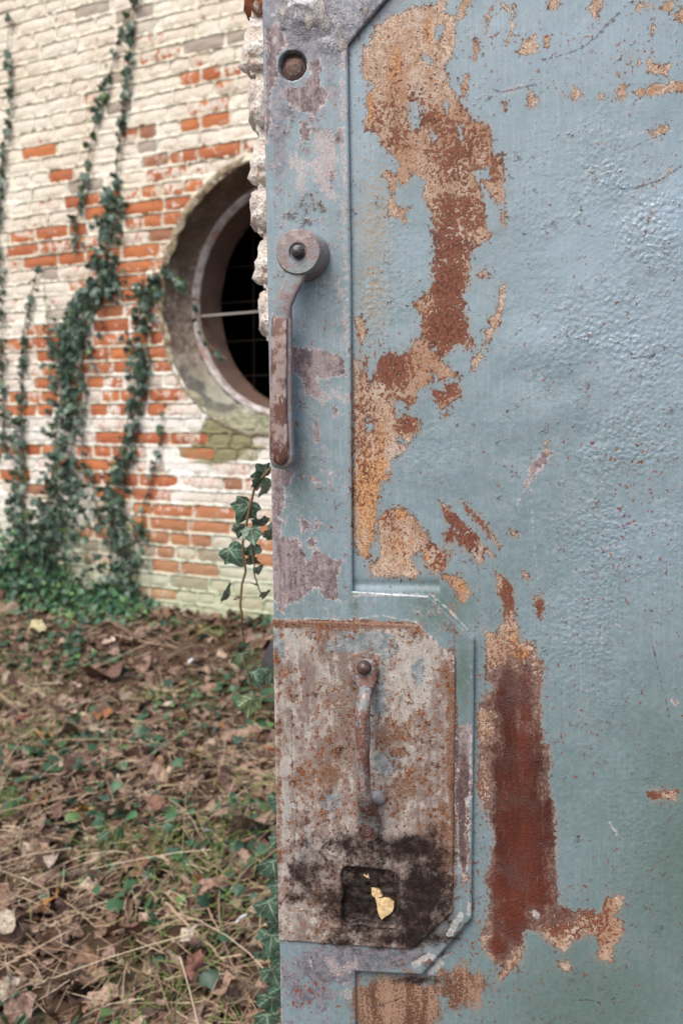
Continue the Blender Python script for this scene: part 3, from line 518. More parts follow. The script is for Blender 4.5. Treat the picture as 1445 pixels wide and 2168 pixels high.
def paint_attrs(me, V, w, which):
    """wear, painted sheen and painted shade masks of the steel, stored per vertex: distances in millimetres or amounts 0..1"""
    u, v = V[:, 0], V[:, 2]
    Wd = np.array(DM); P = V@Wd[:3, :3].T+Wd[:3, 3]; px, _ = project(P)
    if which != 'plate':
        b = polys_sdf(u, v, BARE, w)
        if which == 'panel': b = np.minimum(b, -polys_sdf(u, v, HOLES, w))
        attr(me, 'bare', b*1000)
    else: attr(me, 'bare', np.full(len(u), -8.0))
    attr(me, 'purp', polys_sdf(u, v, PURP if which == 'frame' else SCUFF, w)*1000 if which != 'plate' else np.full(len(u), -8.0))
    attr(me, 'bluep', polys_sdf(u, v, BLUEP, w)*1000 if which == 'plate' else np.full(len(u), -8.0))
    attr(me, 'scr', polys_sdf(u, v, [a for a, _ in DARKSCR], w, .004, [b*2 for _, b in DARKSCR])*1000)
    attr(me, 'lite', polys_sdf(u, v, [a for a, _ in LITE], w, .004, [b for _, b in LITE])*1000 )
    PK = PINK if which == 'frame' else PINKP
    attr(me, 'pink', (polys_sdf(u, v, [a for a, _ in PK], w, .006, [b*1.6 for _, b in PK])*1000) if which != 'plate' else np.full(len(u), -6.0))
    for n, f in (('rust', RUST), ('red', RED), ('orng', ORNG), ('soot', SOOT), ('brn', BRN), ('peb', PEB), ('dotr', DOTR), ('doty', DOTY), ('green', GREEN_SHADE), ('mud', MUD), ('viol', VIOL), ('sheen_tint', SHEEN_TINT)):
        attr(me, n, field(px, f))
    attr(me, 'frm', np.full(len(u), 1.0 if which == 'frame' else 0.0))
    attr(me, 'plate', np.full(len(u), 1.0 if which == 'plate' else 0.0))

g = Mat('flaking_blue_grey_paint')
A = lambda n: g.at(n)
c_ = lambda v, k: g.mul(g.sub(v, .5), k)
st = g.map((1, 1, .12)); sh = g.map((.15, 1, 1)); dg = g.map((1, 1, .25), (0, R(40), 0))
nE = g.noise(55, 7, .72); nF = g.noise(420, 3, .7); nM = g.noise(130, 4, .65); nL = g.noise(7, 4, .6); nS = g.noise(90, 5, .65, vec=st); nS2 = g.noise(320, 3, .6, vec=st); nG = g.noise(270, 3, .6, vec=g.map((1, 1, .8), (0, .3, 0), (.4, 0, .7))); nB = g.noise(22, 6, .7); nD = g.noise(60, 5, .7, vec=dg)
ed = g.add(g.add(c_(nE, 13.0), c_(nG, 10.0)), c_(nF, 7.0))
frk = g.ss(g.add(g.add(g.mul(A('bare'), .75), g.mul(g.add(A('rust'), A('orng')), 1.5)), g.add(c_(nG, 30), c_(nE, 12))), .9, 1.8)
bare = g.mx(g.ss(g.add(A('bare'), ed), -.4, .4), g.mul(frk, g.ss(A('bare'), -7.5, -6.0)))
purp = g.ss(g.add(A('purp'), g.add(ed, c_(nS, 6))), -.4, .5)
# sound paint: mottled, vertically brushed, dulled and washed; sheen and lower shade painted in
pc = g.mix(g.ss(nL, .35, .65), (.170, .242, .275), (.205, .285, .330)); pc = g.mix(g.ss(nB, .42, .62, 0, .4), pc, (.235, .315, .355)); pc = g.mix(g.ss(nM, .45, .62, 0, .3), pc, (.265, .345, .385)); pc = g.mix(g.mul(g.ss(nS, .48, .70), .25), pc, (.14, .195, .22))
nK = g.noise(420, 4, .7, vec=g.map((1, 1, .04))); pc = g.mix(g.mul(g.ss(nK, .5, .64), g.ss(nL, .42, .58, .15, .6)), pc, (.29, .365, .405))
pc = g.mix(g.mul(g.mul(A('sheen_tint'), g.ss(nL, .3, .6, .5, 1.0)), .9), pc, (.29, .385, .48)); pc = g.mix(g.mul(A('green'), .85), pc, g.mix(nM, (.072, .120, .105), (.105, .165, .135)))
fr = A('frm')
vi = g.ss(g.add(g.add(A('viol'), g.mul(fr, .22)), g.add(c_(nE, 2.2), c_(nM, 1.2))), .42, .72); pc = g.mix(g.mul(vi, .8), pc, g.mix(g.ss(nM, .4, .6), (.10, .095, .13), (.21, .19, .225)))
pc = g.mix(g.mul(fr, g.ss(g.add(nG, c_(nE, .8)), .58, .66, 0, .7)), pc, (.40, .37, .38))
pc = g.mix(g.ss(nF, .60, .72, 0, .35), pc, (.36, .42, .44)); pc = g.mix(g.ss(nG, .36, .28, 0, .35), pc, (.13, .17, .18))
# flaked patches on the frame
pu = g.mix(g.ss(nM, .40, .60), (.135, .105, .115), (.27, .215, .225)); pu = g.mix(g.ss(g.add(nS, c_(nE, .5)), .48, .60, 0, .7), pu, (.38, .32, .32)); pu = g.mix(g.ss(nF, .56, .66, 0, .8), pu, (.10, .07, .075)); pu = g.mix(g.ss(nG, .60, .66, 0, .7), pu, (.48, .38, .32))
# bared metal: buff primer eaten by rust
pr = g.mix(g.ss(nM, .40, .60), (.34, .215, .14), (.47, .36, .28)); pr = g.mix(g.ss(g.add(nS, c_(nB, .8)), .52, .66, 0, .5), pr, (.34, .18, .10)); pr = g.mix(g.ss(nG, .48, .60), pr, (.64, .50, .40)); pr = g.mix(g.ss(nF, .47, .38, 0, .8), pr, (.22, .11, .065)); pr = g.mix(g.ss(nB, .50, .62, 0, .7), pr, (.52, .45, .40)); pr = g.mix(g.ss(g.noise(16, 5, .65, vec=g.map((1, 1, .4), (0, .2, 0), (.3, 0, .2))), .50, .60, 0, .65), pr, (.33, .17, .09))
on = g.ss(g.add(A('orng'), g.add(c_(nS, 1.6), c_(nG, 1.4))), .35, .75); pr = g.mix(g.mul(on, .9), pr, g.mix(g.ss(nF, .4, .6), (.30, .12, .045), (.62, .36, .17)))
vR = g.add(g.add(g.mul(nF, .25), g.mul(nG, .50)), g.add(g.mul(nE, .25), g.mul(A('rust'), .19))); rs = g.ss(vR, .565, .590)
rc_ = g.mix(g.ss(nG, .38, .62), (.10, .032, .02), (.22, .08, .048)); pr = g.mix(rs, pr, rc_)
rd = g.ss(g.add(A('red'), g.add(c_(nE, 1.4), c_(nG, .8))), .25, .5)
nV = g.noise(26, 4, .5, vec=g.map((1, 1, .16))); rdc = g.mix(g.ss(nV, .36, .64), (.055, .013, .008), (.125, .030, .017)); rdc = g.mix(g.ss(nS2, .50, .75, 0, .30), rdc, (.20, .085, .055)); rdc = g.mix(g.ss(nB, .46, .66, 0, .6), rdc, (.095, .055, .052)); rdc = g.mix(g.ss(nF, .68, .74, 0, .5), rdc, (.30, .17, .13)); rdc = g.mix(g.ss(g.add(A('red'), g.add(c_(nS, 1.2), c_(nE, 1.0))), .85, .35), rdc, g.mix(g.ss(nG, .42, .6), (.125, .068, .055), (.24, .155, .13)))
pr = g.mix(rd, pr, rdc)
# lock plate: grimy cream coat, brown stains, soot
nW = g.noise(34, 5, .6, vec=g.map((1, 1, .18))); pl = g.mix(g.ss(g.add(nW, c_(nM, .35)), .38, .62), (.20, .155, .14), (.42, .385, .35)); pl = g.mix(g.ss(g.add(nS, c_(nM, .5)), .47, .66, 0, .65), pl, (.54, .51, .47)); pl = g.mix(g.ss(nW, .56, .66, 0, .5), pl, (.27, .29, .30)); pl = g.mix(g.ss(g.add(nB, c_(nS, .6)), .50, .60, 0, .7), pl, (.20, .135, .115)); pl = g.mix(g.ss(nG, .58, .66, 0, .7), pl, (.55, .50, .44))
bl = g.ss(g.add(A('bluep'), g.add(ed, -.6)), -.6, .8); pl = g.mix(g.mul(bl, .85), pl, g.mix(g.ss(nM, .4, .6), (.16, .20, .215), (.30, .33, .34)))
bw = g.ss(g.add(A('brn'), g.add(c_(nE, 1.8), c_(nG, .9))), .25, .7); pl = g.mix(g.mul(bw, .85), pl, g.mix(g.ss(nF, .4, .6), (.11, .05, .032), (.27, .145, .09)))
sp_ = g.add(g.add(g.mul(nG, .7), g.mul(nF, .3)), c_(nB, .35)); vd = g.ss(sp_, .563, .585); pl = g.mix(g.mul(vd, .95), pl, g.mix(g.ss(nF, .45, .6), (.15, .045, .018), (.34, .13, .045)))
base = g.mix(A('plate'), pc, pl)
nop = g.sub(1.0, A('plate'))
base = g.mix(g.mul(g.ss(g.add(A('brn'), g.add(c_(nE, 1.6), c_(nS, 1.0))), .4, .75), nop), base, g.mix(g.ss(g.add(nF, c_(nS, 1)), .42, .6), (.12, .06, .04), (.33, .21, .15)))
# pepper of rust on sound paint
dr = g.ss(g.add(g.add(nG, c_(g.noise(75, 2), .4)), g.mul(A('dotr'), .13)), .665, .70); base = g.mix(g.mul(g.mul(dr, nop), .95), base, (.20, .065, .04))
dy = g.ss(g.add(nF, g.mul(A('doty'), .17)), .63, .68); base = g.mix(g.mul(dy, .85), base, (.34, .215, .10))
# scrapes
pinkc = g.mix(g.ss(nF, .4, .6), (.34, .27, .27), (.54, .46, .44))
base = g.mix(g.mul(g.ss(g.add(A('pink'), g.add(g.mul(ed, 1.6), c_(nS, 9))), -.8, 1.6), .6), base, pinkc)
rim = g.mul(g.ss(g.add(A('purp'), g.add(ed, c_(nS, 6))), -1.6, -.5), g.ss(g.add(A('purp'), g.add(ed, c_(nS, 6))), .9, .0))
pu = g.mix(g.mul(g.ss(A('brn'), .35, .8), .85), pu, g.mix(g.ss(nG, .4, .6), (.060, .036, .035), (.135, .085, .08)))
base = g.mix(purp, base, pu)
base = g.mix(g.mul(rim, g.ss(nM, .42, .56, .25, .9)), base, (.58, .50, .49))
bleed = g.mul(g.ss(g.add(A('bare'), g.add(c_(nB, 9), c_(nS, 12))), -7.0, 1.0), g.ss(g.add(A('rust'), A('orng')), .0, .5, .25, .7)); base = g.mix(g.mul(bleed, nop), base, g.mix(nE, (.30, .22, .17), (.27, .25, .23)))
base = g.mix(bare, base, pr)
lips = g.mul(g.ss(g.add(A('bare'), ed), -.5, .1), g.ss(g.add(A('bare'), ed), 1.2, .3)); base = g.mix(g.mul(lips, g.ss(nE, .44, .60, 0, .8)), base, (.11, .05, .035))
halo = g.ss(g.add(A('soot'), g.add(c_(nB, 1.2), c_(nE, 1.0))), .05, .75); base = g.mix(g.mul(halo, .7), base, g.mix(g.ss(nG, .42, .58), (.055, .030, .024), (.20, .13, .10)))
so_ = g.ss(g.add(A('soot'), g.add(c_(nE, 2.6), g.add(c_(nB, 1.4), c_(nG, 1.4)))), .20, .95); base = g.mix(g.mul(so_, .95), base, g.mix(g.ss(nM, .4, .65), (.008, .006, .007), (.030, .018, .016)))
mud = g.ss(g.add(A('mud'), g.add(c_(nD, 3.2), c_(nE, 1.5))), .55, .85); base = g.mix(g.mul(mud, .7), base, g.mix(g.ss(nD, .4, .6), (.15, .14, .135), (.31, .27, .22)))
mudarea = g.ss(A('mud'), .2, .8)
li = g.ss(g.add(A('lite'), g.add(c_(nF, 5.0), c_(nM, 7.0))), -.3, .7); base = g.mix(g.mul(li, .7), base, g.mix(g.ss(nG, .4, .6), (.38, .40, .40), (.60, .57, .54)))
sk = g.ss(g.add(A('scr'), g.add(c_(nF, 5.0), c_(nG, 4.0))), -.1, .5); base = g.mix(g.mul(sk, g.ss(nG, .40, .56, .15, .8)), base, (.07, .05, .055))
# relief
vp = g.n('ShaderNodeTexVoronoi', feature='SMOOTH_F1'); dv = g.n('ShaderNodeMix', data_type='VECTOR'); dv.inputs[0].default_value = .006
g.t.links.new(g.coord(), dv.inputs[4]); g.t.links.new(g.noise(90, 2, .5, col=True), dv.inputs[5]); g.t.links.new(dv.outputs[1], vp.inputs['Vector']); vp.inputs['Scale'].default_value = 230
pebm = g.add(g.sub(1.0, vp.outputs['Distance']), c_(nM, .8))
hgt = g.mul(pebm, g.mul(g.mul(A('peb'), g.ss(g.noise(13, 4, .6), .36, .60, .15, 1.25)), .9)); hgt = g.add(hgt, g.mul(nL, 1.2)); hgt = g.add(hgt, g.mul(nS2, .07)); hgt = g.add(hgt, g.mul(nM, .08)); hgt = g.add(hgt, g.mul(nB, .22)); hgt = g.add(hgt, g.mul(nK, .12))
hgt = g.sub(hgt, g.mul(bare, 1.0)); hgt = g.sub(hgt, g.mul(purp, .22)); hgt = g.add(hgt, g.mul(g.add(g.mul(nF, .6), g.mul(g.mul(rs, g.sub(1.0, A('plate'))), .35)), g.mx(bare, A('plate')))); hgt = g.add(hgt, g.mul(mud, .5)); hgt = g.sub(hgt, g.mul(sk, .2))
hgt = g.add(hgt, g.mul(g.mul(g.add(nF, nD), mudarea), .8)); hgt = g.add(hgt, g.mul(g.mul(nE, so_), .8)); hgt = g.add(hgt, g.mul(g.mul(vd, A('plate')), .25)); hgt = g.add(hgt, g.mul(g.mul(nS, fr), .5))
g.bump(hgt, .0016, .9)
rgh = g.mix(g.mx(bare, purp), g.mix(g.ss(nM, .4, .6), (.20,)*3, (.34,)*3), (.60,)*3); rgh = g.mix(g.mul(rd, bare), rgh, (.30,)*3); rgh = g.mix(A('plate'), rgh, (.55,)*3); rgh = g.mix(so_, rgh, (.36,)*3)
spc = g.mix(g.mx(g.mx(bare, purp), g.mx(so_, A('plate'))), (.85,)*3, (.28,)*3); spc = g.mix(g.mul(rd, bare), spc, (.5,)*3)
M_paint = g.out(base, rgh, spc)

def sheet(name, us, vs, sdf_fn, w_fn, back, which, parent=door):
    U, V_ = np.meshgrid(us, vs, indexing='ij'); s = sdf_fn(U, V_)
    F = grid_faces(*U.shape); keep = (s.ravel()[F].mean(1) > 0); F = F[keep]
    cell = .0012; e = .0004
    used = np.unique(F); uu = U.ravel()[used].copy(); vv_ = V_.ravel()[used].copy(); su = s.ravel()[used]
    m = abs(su) < cell*1.1
    # outermost vertices sit on the outline
    cnt = np.bincount(F.ravel(), minlength=U.size)[used]; m &= cnt < 4
    if m.any():
        gx_ = (sdf_fn(uu[m]+e, vv_[m])-sdf_fn(uu[m]-e, vv_[m]))/(2*e); gy_ = (sdf_fn(uu[m], vv_[m]+e)-sdf_fn(uu[m], vv_[m]-e))/(2*e)
        uu[m] -= gx_*su[m]; vv_[m] -= gy_*su[m]
    sn = sdf_fn(uu, vv_); remap = np.full(U.size, -1); remap[used] = np.arange(len(used)); F = remap[F]
    w = w_fn(uu, vv_, sn); P = np.stack([uu, -w, vv_], 1)
    E = np.concatenate([F[:, [0, 1]], F[:, [1, 2]], F[:, [2, 3]], F[:, [3, 0]]]); key = np.sort(E, 1); kk = key[:, 0].astype(np.int64)*len(P)+key[:, 1]
    un, idx, ct = np.unique(kk, return_index=True, return_counts=True); be_ = E[idx[ct == 1]]
    bv = np.unique(be_); bm_ = np.full(len(P), -1); bm_[bv] = np.arange(len(bv))
    # duplicate rim verts for a crisp edge
    top = P[bv].copy(); bot = P[bv].copy(); bot[:, 1] = -back; n0 = len(P); n1 = n0+len(bv)
    SF = np.stack([be_[:, 1]*0+n0+bm_[be_[:, 1]], n0+bm_[be_[:, 0]], n1+bm_[be_[:, 0]], n1+bm_[be_[:, 1]]], 1)
    PP = np.concatenate([P, top, bot]); me = mesh_np(name, PP, np.concatenate([F, SF]))
    paint_attrs(me, PP, float(np.median(w)), which)
    return link(name, me, parent, M_paint)
fP = lambda a, b, w=.006: tuple(dl((a, b), w)[0])
WF, WP = .0065, .0095
uL = fP(575, 1084)[0]; uR = uL+.98; vT, vB = 2.13, .0; 
ch = fP(880, -75)
frame_poly = [(uL, vT), (uR, vT), (uR, ch[1]), ch, fP(815, 0), fP(735, 95), fP(742, 600), fP(745, 1252), fP(907, 1262), fP(1003, 1352), fP(997, 1945), fP(893, 2064), fP(751, 2057), (fP(751, 2057)[0], vB), (uL, vB)]
vis_v0, vis_v1 = fP(722, 2200)[1], fP(722, -30)[1]; S = .00115
def axis2(lo, hi, step, a, b, big=.03):
    m = np.arange(lo, hi, step); return np.concatenate([np.linspace(a, lo, max(2, int((lo-a)/big)))[:-1] if lo-a > step else [], m, np.linspace(hi, b, max(2, int((b-hi)/big))) if b-hi > step else []])
vs_ = axis2(vis_v0, vis_v1, S, vB, vT)
rivet_c = fP(619, 139); hub_c = fP(640, 545)
# lock plate with the sunk keyhole box
plate_poly = [fP(580, 1312, WP), fP(886, 1323, WP), fP(963, 1398, WP), fP(957, 1932, WP), fP(872, 2011, WP), fP(590, 1992, WP)]
plate_poly[0] = (uL-.0005, plate_poly[0][1]); plate_poly[-1] = (uL-.0005, plate_poly[-1][1])
def frame_w(u, v, s):
    hid = np.clip((sdf_poly(u, v, plate_poly)-.003)/.001, 0, 1)
    w = WF-.0012*np.clip(1-s/.0016, 0, 1)**2
    w += .0005*vnoise(u, v, 30, 3, 5)*np.clip(s/.004, 0, 1)
    r = np.hypot(u-rivet_c[0], v-rivet_c[1]); w -= .010*(1-np.clip((r-.0138)/.0013, 0, 1))
    mx_ = np.exp(-((u-fP(660, 30)[0])/.03)**2-((v-fP(660, 30)[1])/.025)**2); w += mx_*(.0022*vnoise(u+v*.6, v-u*.3, 60, 3, 8)+.0012)
    r2 = np.hypot(u-fP(632, 45)[0], v-fP(632, 45)[1]); w += .0018*np.exp(-((r2-.017)/.003)**2)*(v > fP(632, 60)[1])*.6+.002*np.exp(-(r2/.006)**2)
    return w-hid*.008
usF = axis2(uL, fP(1010, 1400)[0], S, uL, uR)
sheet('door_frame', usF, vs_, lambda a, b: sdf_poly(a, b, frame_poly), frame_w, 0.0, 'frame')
def dl_dent(u, v, px, py, rx, ry, h):
    c = fP(px, py, 0); return h*np.exp(-((u-c[0])/rx)**2-((v-c[1])/ry)**2)
def panel_w(u, v, s):
    w = .0008*vnoise(u, v, 9, 3, 6)+.0003*vnoise(u, v, 45, 2, 7)
    for a in [(1150, 740, .035, .035, .0030), (1110, 800, .03, .02, -.0012), (1230, 930, .02, .03, -.0016), (1160, 880, .025, .02, .0014), (1080, 960, .04, .03, -.0014), (920, 1000, .03, .02, .001), (1400, 480, .03, .05, .002), (860, 330, .05, .08, .0012), (1300, 780, .05, .06, .001), (1340, 330, .08, .05, .0008)]: w = w+dl_dent(u, v, *a)
    w -= .0018*np.exp(-((v-fP(850, 1238, 0)[1])/.005)**2)*((u < fP(930, 1240, 0)[0]))
    return w
usP = axis2(fP(728, 600)[0], fP(1480, 600, 0)[0], S, fP(728, 600)[0]-.001, uR)
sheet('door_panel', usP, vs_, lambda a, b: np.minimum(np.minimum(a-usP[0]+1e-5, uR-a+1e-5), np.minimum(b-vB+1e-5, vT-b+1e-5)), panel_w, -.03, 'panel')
kc = fP(780, 1898, WP); kh = ((fP(838, 1898, WP)[0]-fP(723, 1898, WP)[0])/2, (fP(780, 1838, WP)[1]-fP(780, 1957, WP)[1])/2)
def plate_w(u, v, s):
    w = WP-.0012*np.clip(1-s/.0014, 0, 1)**2+.0005*vnoise(u, v, 35, 3, 9)
    qx = abs(u-kc[0])-kh[0]+.008; qy = abs(v-kc[1])-kh[1]+.008
    d = np.hypot(np.maximum(qx, 0), np.maximum(qy, 0))+np.minimum(np.maximum(qx, qy), 0)-.008+.0035*vnoise(u, v, 70, 3, 15)
    w -= .007*(1-np.clip((d+.0016)/.0016, 0, 1))
    inside = d < -.001
    w += np.where(inside, .0034*vnoise(u, v, 80, 3, 11)-.004*np.exp(-((u-fP(778, 1890, WP)[0])/.0035)**2-((v-fP(778, 1888, WP)[1])/.007)**2), 0)
    w += .0014*np.exp(-((d-.0015)/.0012)**2)
    g1 = sdf_line(u, v, dl(np.array(PX(3.0104, 560, 1200, [(170,630),(175,1000),(178,1350),(205,1650)])+PX(3.0104, 560, 1650, [(195,400),(185,700),(100,800)])), WP)); w -= .0007*np.exp(-(g1/.0008)**2)
    g2 = sdf_poly(u, v, dl(np.array(PX(3.0104, 560, 1200, [(545,560),(640,535),(740,560),(760,700),(720,850),(580,850),(545,700)])), WP)); w += .001*np.clip(g2/.0015+.5, 0, 1)
    return w
us2 = axis2(plate_poly[0][0], fP(966, 1400, WP)[0], .0010, plate_poly[0][0], fP(966, 1400, WP)[0]); vs2 = np.arange(fP(700, 2016, WP)[1], fP(700, 1306, WP)[1], .0010)
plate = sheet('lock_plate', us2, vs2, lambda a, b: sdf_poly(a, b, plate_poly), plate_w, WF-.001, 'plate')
# slab body behind the skins (edges and back of the leaf)
def box_bm(bm, a, b):
    v = [bm.verts.new(p) for p in [(a[0], a[1], a[2]), (b[0], a[1], a[2]), (b[0], b[1], a[2]), (a[0], b[1], a[2]), (a[0], a[1], b[2]), (b[0], a[1], b[2]), (b[0], b[1], b[2]), (a[0], b[1], b[2])]]
    fs = [bm.faces.new([v[i] for i in q]) for q in [(0, 3, 2, 1), (4, 5, 6, 7), (0, 1, 5, 4), (1, 2, 6, 5), (2, 3, 7, 6), (3, 0, 4, 7)]]
    return v, fs
bm = bmesh.new(); box_bm(bm, (uL+.0015, .0035, vB+.001), (uR-.001, .042, vT-.001))
me = bm_mesh('door_core', bm, False)
g = Mat('worn_iron'); n1 = g.noise(45, 5, .65); n2 = g.noise(220, 4, .65); n3 = g.noise(70, 4, .6, vec=g.map((1, 1, .25)))
c = g.mix(g.ss(g.add(n1, g.mul(g.sub(n2, .5), .5)), .43, .49), (.20, .215, .22), (.15, .068, .05)); c = g.mix(g.ss(g.add(n3, g.mul(g.sub(n2, .5), .8)), .52, .57), c, (.33, .25, .23)); c = g.mix(g.ss(n2, .54, .60, 0, .85), c, (.10, .045, .035)); c = g.mix(g.ss(g.add(n3, g.mul(g.sub(n2, .5), .5)), .62, .68), c, (.46, .38, .36))
g.bump(g.add(n2, g.mul(n1, 1.5)), .0018); M_iron = g.out(c, g.mix(n1, (.38,)*3, (.6,)*3), .5)
g = Mat('painted_iron_patchy'); n1 = g.noise(60, 5, .65); n2 = g.noise(220, 4, .65)
c = g.mix(g.ss(n1, .44, .5), (.24, .27, .29), (.25, .195, .195)); c = g.mix(g.ss(n1, .56, .62), c, (.36, .30, .29)); c = g.mix(g.ss(n2, .58, .66, 0, .7), c, (.20, .10, .08)); g.bump(n2, .0008); M_iron2 = g.out(c, .45, .5)
g = Mat('grip_face'); n1 = g.noise(40, 5, .65); n2 = g.noise(160, 5, .65, vec=g.map((1, 1, .3))); c = g.mix(g.ss(n1, .40, .50), (.30, .23, .215), (.12, .052, .040)); c = g.mix(g.ss(n2, .54, .62), c, (.40, .33, .31)); c = g.mix(g.ss(n2, .30, .38), (.25, .16, .12), c); g.bump(n2, .0008); M_grip = g.out(c, .5, .5)
g = Mat('dark_rusty_bolt'); n1 = g.noise(150, 4, .65); c = g.mix(g.ss(n1, .4, .6), (.045, .032, .032), (.12, .06, .048)); g.bump(n1, .0008); M_bolt = g.out(c, .35, .6)
link('door_core', me, door, M_iron2)

def disc_profile(name, c, prof, mat, parent, seg=48, jit=0):
    """lathe round the door's outward normal. prof: (radius, w)"""
    V = []; n = len(prof)
    for k in range(seg):
        a = 2*math.pi*k/seg
        for r_, w in prof: V.append((c[0]+r_*math.cos(a)*(1+jit*math.sin(3*a+1)), -w, c[1]+r_*math.sin(a)*(1+jit*math.cos(2*a))))
    F = [(k*n+i, ((k+1) % seg)*n+i, ((k+1) % seg)*n+i+1, k*n+i+1) for k in range(seg) for i in range(n-1)]
    bm = bmesh.new(); vs = [bm.verts.new(v) for v in V]
    for f in F: bm.faces.new([vs[i] for i in f])
    for i in (0, n-1): 
        if prof[i][0] > 1e-4: bm.faces.new([vs[k*n+i] for k in range(seg)])
    bmesh.ops.remove_doubles(bm, verts=bm.verts[:], dist=1e-5)
    return link(name, bm_mesh(name, bm), parent, mat)
# rivet in its hole
g = Mat('rusty_rivet'); n1 = g.noise(170, 5, .7); g.bump(n1, .002); M_riv = g.out(g.mix(g.ss(n1, .4, .6), (.07, .035, .028), (.20, .11, .08)), .45, .5)
disc_profile('rivet', rivet_c, [(.0125, -.003), (.0123, -.0012), (.0112, .0000), (.0095, .0006), (.0085, .0018), (.006, .0021), (.0001, .0022)], M_riv, door, 40)
# loft of rounded-rectangle sections along a path: (u, v, w centre, half width u, half depth w, corner)
def loft(name, secs, mat, parent, seg=20, power=3.0, cap=True, bend=None):
    V = []; F = []; n = len(secs); pts = [Vector((s[0], s[1], s[2])) for s in secs]
    for i, s in enumerate(secs):
        t_ = (pts[min(i+1, n-1)]-pts[max(i-1, 0)]).normalized(); side = t_.cross(Vector((0, 0, 1)))
        if side.length < .2: side = Vector((1, 0, 0))
        side.normalize(); dep = side.cross(t_); 
        if abs(dep.z) < .2: pass
        pw = s[5] if len(s) > 5 else power
        for k in range(seg):
            a = 2*math.pi*(k+.5)/seg; ca, sa = math.cos(a), math.sin(a)
            x = math.copysign(abs(ca)**(2/pw), ca)*s[3]; y = math.copysign(abs(sa)**(2/pw), sa)*s[4]
            p = pts[i]+side*x+dep*y; V.append((p.x, -p.z, p.y))
    for i in range(n-1):
        for k in range(seg): F.append((i*seg+k, i*seg+(k+1) % seg, (i+1)*seg+(k+1) % seg, (i+1)*seg+k))
    bm = bmesh.new(); vs = [bm.verts.new(v) for v in V]
    for f in F: bm.faces.new([vs[i] for i in f])
    if cap:
        bm.faces.new([vs[k] for k in range(seg)]); bm.faces.new([vs[(n-1)*seg+k] for k in range(seg)])
    return link(name, bm_mesh(name, bm), parent, mat)
# lever handle: hub, flat arm, grip
HW = .040
hc = fP(629, 532, HW+.004); 
lev = disc_profile('lever_handle', hc, [(.0255, WF-.001), (.0262, WF+.002), (.0245, WF+.008), (.0235, .020), (.0235, HW-.002), (.0228, HW), (.0218, HW+.0012), (.0095, HW+.0014), (.0088, HW-.0015), (.0001, HW-.0018)], M_iron2, door, 56, .012)
g = Mat('dark_steel'); n1 = g.noise(200, 4); g.bump(n1, .001); M_dst = g.out(g.mix(n1, (.02, .02, .022), (.07, .06, .06)), .35, .6)
disc_profile('bolt', hc, [(.0068, HW-.003), (.0070, HW+.003), (.0062, HW+.0042), (.0052, HW+.0044), (.0050, HW+.0075), (.0032, HW+.0085), (.0001, HW+.0086)], M_dst, lev, 24)
q = lambda a, b, w=HW-.003: fP(a, b, w)
arm = [(*q(628, 560), HW-.006, .013, .0045, 5), (*q(622, 590), HW-.006, .0098, .0048, 5), (*q(612, 612), HW-.006, .0088, .0048, 5), (*q(600, 640), HW-.006, .0088, .0050, 5), (*q(596, 660), HW-.007, .0092, .0052, 5), (*q(594, 682), HW-.009, .0096, .0056, 5)]
loft('arm', arm, M_iron2, lev)
grp = [(*q(593, 660), HW-.009, .0104, .0050, 6), (*q(593, 672), HW-.009, .0110, .0058, 7), (*q(592.5, 760), HW-.010, .0114, .0060, 7), (*q(592, 850), HW-.010, .0118, .0062, 7), (*q(593, 940), HW-.010, .0128, .0065, 6), (*q(594, 962), HW-.010, .0132, .0066, 5), (*q(594.5, 978), HW-.0105, .0124, .0062, 4), (*q(595, 988), HW-.011, .0095, .0050, 3), (*q(595, 993), HW-.0115, .0045, .003, 2)]
loft('grip', grp, M_iron2, lev)
inl = [(*q(591.5, 672, HW), HW-.002, .0076, .0022, 6), (*q(591, 676, HW), HW-.0015, .0080, .0030, 6), (*q(589.5, 780, HW), HW-.0022, .0082, .0032, 6), (*q(589, 880, HW), HW-.0025, .0086, .0033, 5), (*q(590, 945, HW), HW-.0028, .0098, .0035, 4), (*q(591, 966, HW), HW-.0035, .0094, .0032, 3), (*q(592, 978, HW), HW-.0045, .0070, .0026, 2.5), (*q(592, 984, HW), HW-.0055, .0030, .0018, 2)]
loft('grip_face', inl, M_grip, lev)
# small catch behind the grip end so that it meets the frame
loft('stop', [(*q(597, 905, .02), WF-.001, .006, .005, 2), (*q(597, 912, .02), .016, .006, .005, 2), (*q(597, 918, .02), .024, .006, .005, 2)], M_iron2, lev)
# pull handle
PWD = WP; e0 = fP(771, 1412, PWD+.006); e1 = fP(776, 1745, PWD+.006)
path = [(773, 1397, .003, .0085, .0035, 2.5), (773, 1405, .0045, .0135, .0040, 3), (773, 1420, .0050, .0145, .0042, 3), (774, 1436, .0055, .0135, .0045, 3), (774.5, 1450, .0075, .0105, .0055, 2.6), (774, 1462, .0125, .0088, .0065, 2.4), (772, 1474, .019, .0084, .0070, 2.2), (769, 1490, .026, .0084, .0074, 2.1), (767.5, 1520, .031, .0084, .0080, 2), (767.5, 1560, .0335, .0086, .0084, 2), (768, 1600, .034, .0087, .0086, 2),
        (769, 1640, .033, .0087, .0086, 2), (770, 1672, .030, .0089, .0084, 2), (772, 1692, .025, .0094, .0080, 2.1), (776, 1708, .018, .0105, .0070, 2.2), (780, 1722, .0115, .0120, .0058, 2.5), (781, 1738, .0065, .0135, .0046, 3), (780, 1752, .0050, .0130, .0042, 3), (779, 1768, .0042, .0115, .0038, 3), (779, 1776, .003, .007, .003, 2.5)]
